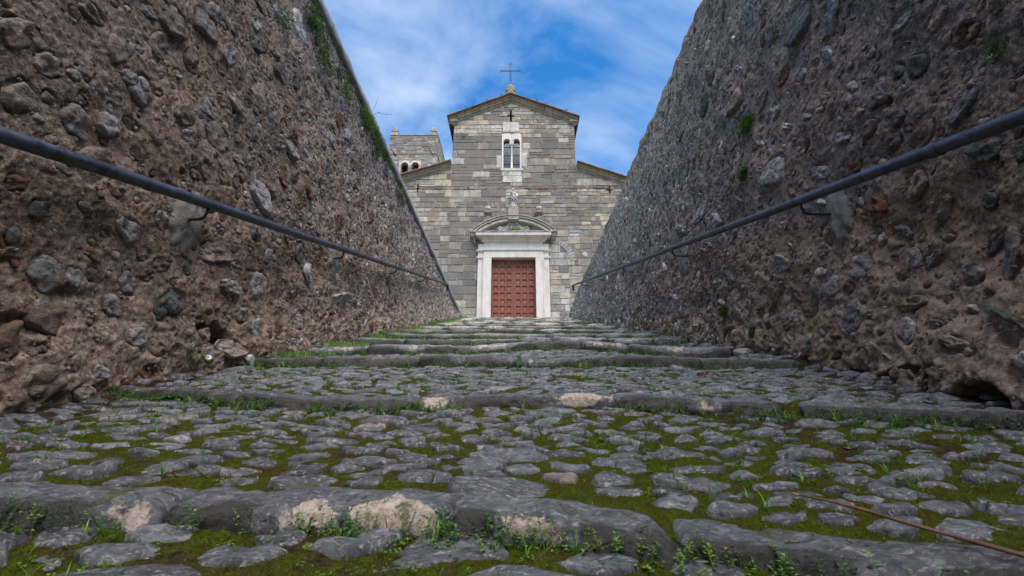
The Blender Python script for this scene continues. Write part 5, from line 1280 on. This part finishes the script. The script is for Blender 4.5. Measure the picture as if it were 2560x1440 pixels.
# creeper clumps under the coping of the left wall
CL = [(3.42, 3.85, 0.16, 0.20, 150, 'topmost creeper clump under the coping of the left wall'), (3.72, 3.68, 0.17, 0.24, 120, 'second creeper clump from the top along the left coping'),
      (4.22, 3.80, 0.20, 0.20, 90, 'thin creeper clump midway along the left coping, above the twig'), (4.98, 3.93, 0.20, 0.17, 240, 'densest yellow-green creeper clump at the left coping, beside the bare twig'),
      (5.45, 3.92, 0.22, 0.24, 210, 'creeper clump hanging just below the dense one on the left wall'), (5.95, 3.95, 0.20, 0.14, 90, 'small creeper clump on the left wall level with the tower top'),
      (6.85, 3.85, 0.24, 0.24, 150, 'lowest creeper clump on the left wall beside the aisle roof'), (2.95, 3.35, 0.10, 0.12, 30, 'sparse creeper shoots on the left wall near the top of the picture')]
for (t, z, rt, rz, n, lb) in CL:
    n = int(n * 0.6); rz *= 0.8
    a = Acc(); wx_ = surfL(t + gp.uniform(-1, 1, n) * rt * 0.5, np.full(n, min(z, 4.0)) + gp.uniform(-1, 1, n) * rz * 0.4)
    for i in range(n):
        r = gp.random() ** 0.6; an = gp.uniform(0, 6.28); tt = t + r * math.cos(an) * rt; zz = min(4.22, z + r * math.sin(an) * rz)
        x = float(wx_[i]) + gp.uniform(0.0, 0.05); clover(a, (x, tt, zz), gp, 0.024, 2, gp.uniform(0.5, 1.1) * (1.1 if 'yellow' in lb else 0.75))
    for q in range(3 + n // 40):
        vp = []; tt = t - rt * 1.1; zz = z + gp.uniform(-.5, .5) * rz
        while tt < t + rt * 1.1: zz += gp.normal(0, 0.03); zz = min(4.15, zz * 0.97 + z * 0.03); vp.append((float(surfL(tt, min(zz, 4.06))) + 0.02, tt, zz)); tt += 0.05
        V, F = tube(vp, 0.0025, 4); a.add(V, F, (0.05, 0.05, 0.025))
    plant('creeper_clump', lb, 'creeper', a, 'creeper clumps along the left coping')
a = Acc()
V, F = tube([(-1.93, 5.05, 4.05), (-1.83, 5.06, 4.12), (-1.74, 5.06, 4.09), (-1.63, 5.08, 4.10)], [0.003, 0.0028, 0.0022, 0.0015], 5); a.add(V, F)
V, F = tube([(-1.90, 5.03, 4.10), (-1.86, 5.04, 4.25), (-1.84, 5.04, 4.36)], [0.0025, 0.002, 0.001], 5); a.add(V, F)
for i in range(7):
    V, F = leafVF((-1.84 + 0.03 * i, 5.06, 4.115 - 0.002 * i), (gp.normal(), gp.normal(), gp.normal()), (0, 0.1, 1), 0.016, 0.009); a.add(V, F, (0.05, 0.09, 0.03))
plant('bare_twig', 'bare forked twig sticking out from the left coping against the sky', 'twig', a, None, 'bark')
# branch lying across the stones at lower right
def gtop(x, t): return gz(x, t) + 0.024
bp = [(0.585, 1.03, 0), (0.62, 0.985, 0.004), (0.655, 0.945, 0.006), (0.685, 0.905, 0.004), (0.72, 0.87, 0.002), (0.755, 0.845, 0), (0.79, 0.80, 0), (0.85, 0.76, 0), (0.95, 0.72, 0)]
zb_ = [max(gtop(x, t), float(NOSE + SL * t) - 0.012) + d for x, t, d in bp]; zb_ = np.convolve(np.pad(zb_, 1, mode='edge'), [0.25, 0.5, 0.25], 'valid')
V, F = tube([(p[0], p[1], z + 0.006) for p, z in zip(bp, zb_)], [0.0016, 0.0024, 0.0032, 0.0036, 0.0030, 0.0040, 0.0036, 0.0042, 0.0040], 10)
fb = thing('fallen_branch', 'thin brown fallen branch lying across the cobbles at lower right', 'branch')
obj('stick', V, F, 'bark', fb, True)
V, F = tube([(0.585, 1.03, zb_[0] + 0.006), (0.575, 1.037, zb_[0] + 0.009)], [0.0024, 0.0012], 8); obj('broken_tip', V, F, 'dead', fb, False, (0.35, 0.24, 0.16), 0)
def twig(label, pts, r=0.002):
    V, F = tube([(x, t, gtop(x, t) + dz) for x, t, dz in pts], r, 6); tag(obj('twig', V, F, 'bark', None, True), label, 'twig')
twig('curved brown twig on the cobbles, left of the centre', [(-0.99, 1.45, 0), (-0.94, 1.48, 0.006), (-0.88, 1.50, 0.008), (-0.83, 1.49, 0)])
twig('short pale twig on the moss behind the nearest kerb, right of centre', [(0.36, 1.06, 0), (0.38, 1.065, 0.002), (0.405, 1.06, 0)], 0.0022)
twig('thin upright dry stalk at the foot of the nearest kerb, lower centre', [(0.02, 0.80, 0), (0.045, 0.80, 0.02), (0.07, 0.80, 0.045)], 0.0010)
# dead leaves
for (x, t, lb) in ((0.34, 0.76, 'curled brown dead leaf at the foot of the nearest kerb'), (0.92, 1.33, 'tan dead leaf on the cobbles at right'), (1.30, 2.2, 'reddish dead leaf beside the right gutter'), (-1.33, 2.0, 'dead leaf beside the left end of the second kerb'), (-1.60, 1.72, 'long tan dead leaf at the foot of the left wall'), (0.28, 1.45, 'small dry leaf among the cobbles at the centre')):
    V = []; s = 0.022 * gp.uniform(0.8, 1.3); rot = gp.uniform(0, 6.28)
    for i in range(4):
        for j in range(3):
            u, v = i / 3 - 0.5, j - 1; w = math.sin(math.pi * min(0.95, max(0.08, i / 3))) * 0.4
            px, py, pz_ = u * 1.6 * s, v * w * s, (0.35 * v * v + 0.9 * u * u) * s * 0.6 + gp.normal(0, .0008); V.append((x + px * math.cos(rot) - py * math.sin(rot), t + px * math.sin(rot) + py * math.cos(rot), gtop(x, t) - 0.002 + pz_))
    F = [(3 * i + j, 3 * i + 3 + j, 3 * i + 4 + j, 3 * i + 1 + j) for i in range(3) for j in range(2)]
    tag(obj('dead_leaf', V, F, 'dead', None, True, np.array((0.20, 0.105, 0.065)) * gp.uniform(0.8, 1.4), 0), lb, 'leaf')
# leaf litter and crumbs gathered at the foot of both walls
acc = Acc(); N_ = 900; T_ = 1.0 + gp.random(N_) ** 1.5 * 9; sd_ = gp.random(N_) < 0.65
X_ = np.where(sd_, 1.98 - np.abs(gp.normal(0, 0.16, N_)), -1.90 + np.abs(gp.normal(0, 0.12, N_))); Z_ = ground_z(X_, T_) + 0.008
for x, t, z in zip(X_, T_, Z_):
    L_ = gp.uniform(0.008, 0.022); V, F = leafVF((x, t, float(z)), (gp.normal(), gp.normal(), gp.normal() * 0.15), (0, 0, 1), L_, L_ * gp.uniform(0.15, 0.6)); acc.add(V, F, np.array((0.17, 0.10, 0.065)) * gp.uniform(0.5, 1.8))
o = acc.build('leaf_litter', 'dead'); o['kind'] = 'stuff'
# broken brick on the second tread
V, F = boxVF(-0.03, 0.03, -0.02, 0.02, 0, 0.022); V = [(1.12 + x * (1 + z * 4), 2.75 + y, gtop(1.12, 2.75) - 0.006 + z + x * 0.2) for x, y, z in V]
o = obj('brick_fragment', V, F, 'rubble', None, False, (0.24, 0.075, 0.04), 0); tag(o, 'small red brick fragment lying on the cobbles below the third kerb, at right', 'brick')
bv = o.modifiers.new('b', 'BEVEL'); bv.width = 0.004; bv.segments = 2
# leafy sprigs at the foot of the nearest kerb
SP = [(-1.02, 0.06), (-0.93, 0.05), (-0.84, 0.06), (-0.77, 0.045), (-0.62, 0.05), (-0.52, 0.055), (-0.40, 0.05), (-0.30, 0.06), (-0.12, 0.055), (-0.02, 0.075), (0.05, 0.085), (0.17, 0.065), (0.28, 0.06), (0.33, 0.05)]
SL_ = ['leafy sprig at the far left end of the nearest kerb', 'tall leafy sprig second from the left below the nearest kerb', 'leafy sprig below the nearest kerb, just left of its small lichen patch', 'short leafy sprig under the small left lichen patch of the nearest kerb', 'leafy sprig at the joint right of the small left lichen patch',
 'leafy sprig below the nearest kerb, left of the two big lichen patches', 'leafy sprig under the first big lichen patch of the nearest kerb', 'leafy sprig between the two big lichen patches of the nearest kerb', 'leafy sprig in the moss gap right of the big lichen patches', 'tall leafy sprig at lower centre before the nearest kerb', 'tallest leafy sprig, standing before the centre kerb stone', 'leafy sprig before the right half of the centre kerb stone', 'leafy sprig left of the joint with the large right kerb stone', 'short leafy sprig at the joint of the large right kerb stone']
for (x, h), lb_ in zip(SP, SL_):
    a = Acc(); t = float(kerb_t(1, x)) + KFR - gp.uniform(0.02, 0.05)
    for q in range(3): sprig(a, (x + gp.normal(0, .01), t + gp.normal(0, .006), gz(x, t)), gp, h * gp.uniform(0.6, 1.15), 0.0115, 6)
    plant('weed_sprig', lb_, 'weed', a, 'leafy sprigs at the foot of the nearest kerb')
# weeds on the roof, in the pediment and on the front
for (x, lb) in ((-2.5, 'thin dry weeds near the left eave of the nave roof'), (-1.35, 'sparse weeds on the left slope of the nave roof'), (-0.62, 'dark weeds just left of the roof finial'), (0.78, 'branching dark weed on the right roof slope next to the finial'), (1.12, 'tall dark weed on the upper right roof slope'), (1.62, 'small weed halfway down the right roof slope'), (2.62, 'forked dry weed near the right eave of the nave roof')):
    zt = (17.14 - abs(x + 0.2) * 0.425) + 0.10; a = Acc()
    for q in range(7):
        dx = gp.normal(0, .07); h = gp.uniform(0.10, 0.26); o_ = Vector((x + dx, YF - 0.25, zt - 0.03)); e = o_ + Vector((gp.normal(0, .05), 0, h)); V, F = tube([o_, o_ + (e - o_) * 0.5 + Vector((gp.normal(0, .015), 0, 0)), e], [0.008, 0.006, 0.004], 4); a.add(V, F, (0.07, 0.085, 0.05))
        for w in range(4): V, F = leafVF(o_ + (e - o_) * gp.uniform(0.3, 1), (gp.normal(), gp.normal() * .3, gp.uniform(0, 1)), (0, 1, 0.1), 0.06, 0.025); a.add(V, F, (0.06, 0.09, 0.04))
    plant('roof_weed', lb, 'weed', a)
a = Acc()
for i in range(420):
    x = gp.choice([gp.normal(0.02, 0.27), gp.uniform(-1.6, 1.45)], p=[0.82, 0.18]); h = 0.24 * math.exp(-((x - 0.02) / 0.38) ** 2) + 0.05
    zz = 9.155 + gp.random() * h; o_ = Vector((x, YF - 0.24 - gp.uniform(0, .14), zz)); V, F = leafVF(o_, (gp.normal(), gp.normal() * .5, gp.uniform(0, 1.2)), (0, -1, 0.2), 0.06, 0.035); a.add(V, F, green(gp, 0.85))
plant('ledge_plant', 'green plant growing on the ledge inside the arched door pediment', 'plant', a)
a = Acc()
for i in range(60): V, F = leafVF((-2.66 + gp.normal(0, .06), YF - 0.05 - gp.uniform(0, .05), 14.72 + gp.normal(0, .04)), (gp.normal(), gp.normal() - .5, gp.normal()), (0, -1, 0.2), 0.05, 0.03); a.add(V, F, green(gp, 0.7))
plant('facade_tuft', 'small green tuft growing from the upper left of the church front', 'weed', a)
a = Acc()
for i in range(60): V, F = leafVF((1.0 + gp.normal(0, .03) , YF - 0.25 , 9.88 + gp.uniform(0, .28)), (gp.normal(), gp.normal() - .5, gp.normal()), (0, -1, 0.2), 0.04, 0.025); a.add(V, F, green(gp, 0.7))
plant('urn_weed', 'small weed beside the right urn of the pediment', 'weed', a)
a = Acc()
for i in range(60):
    o_ = Vector((-7.95 + gp.normal(0, .22), TY - 0.1, 19.2 + gp.uniform(0, .45))); V, F = leafVF(o_, (gp.normal() * .3, 0, 1), (0, -1, 0.1), 0.10, 0.03); a.add(V, F, (0.13, 0.12, 0.06))
plant('roof_weed', 'dry brown weeds in front of the bell tower openings', 'weed', a)
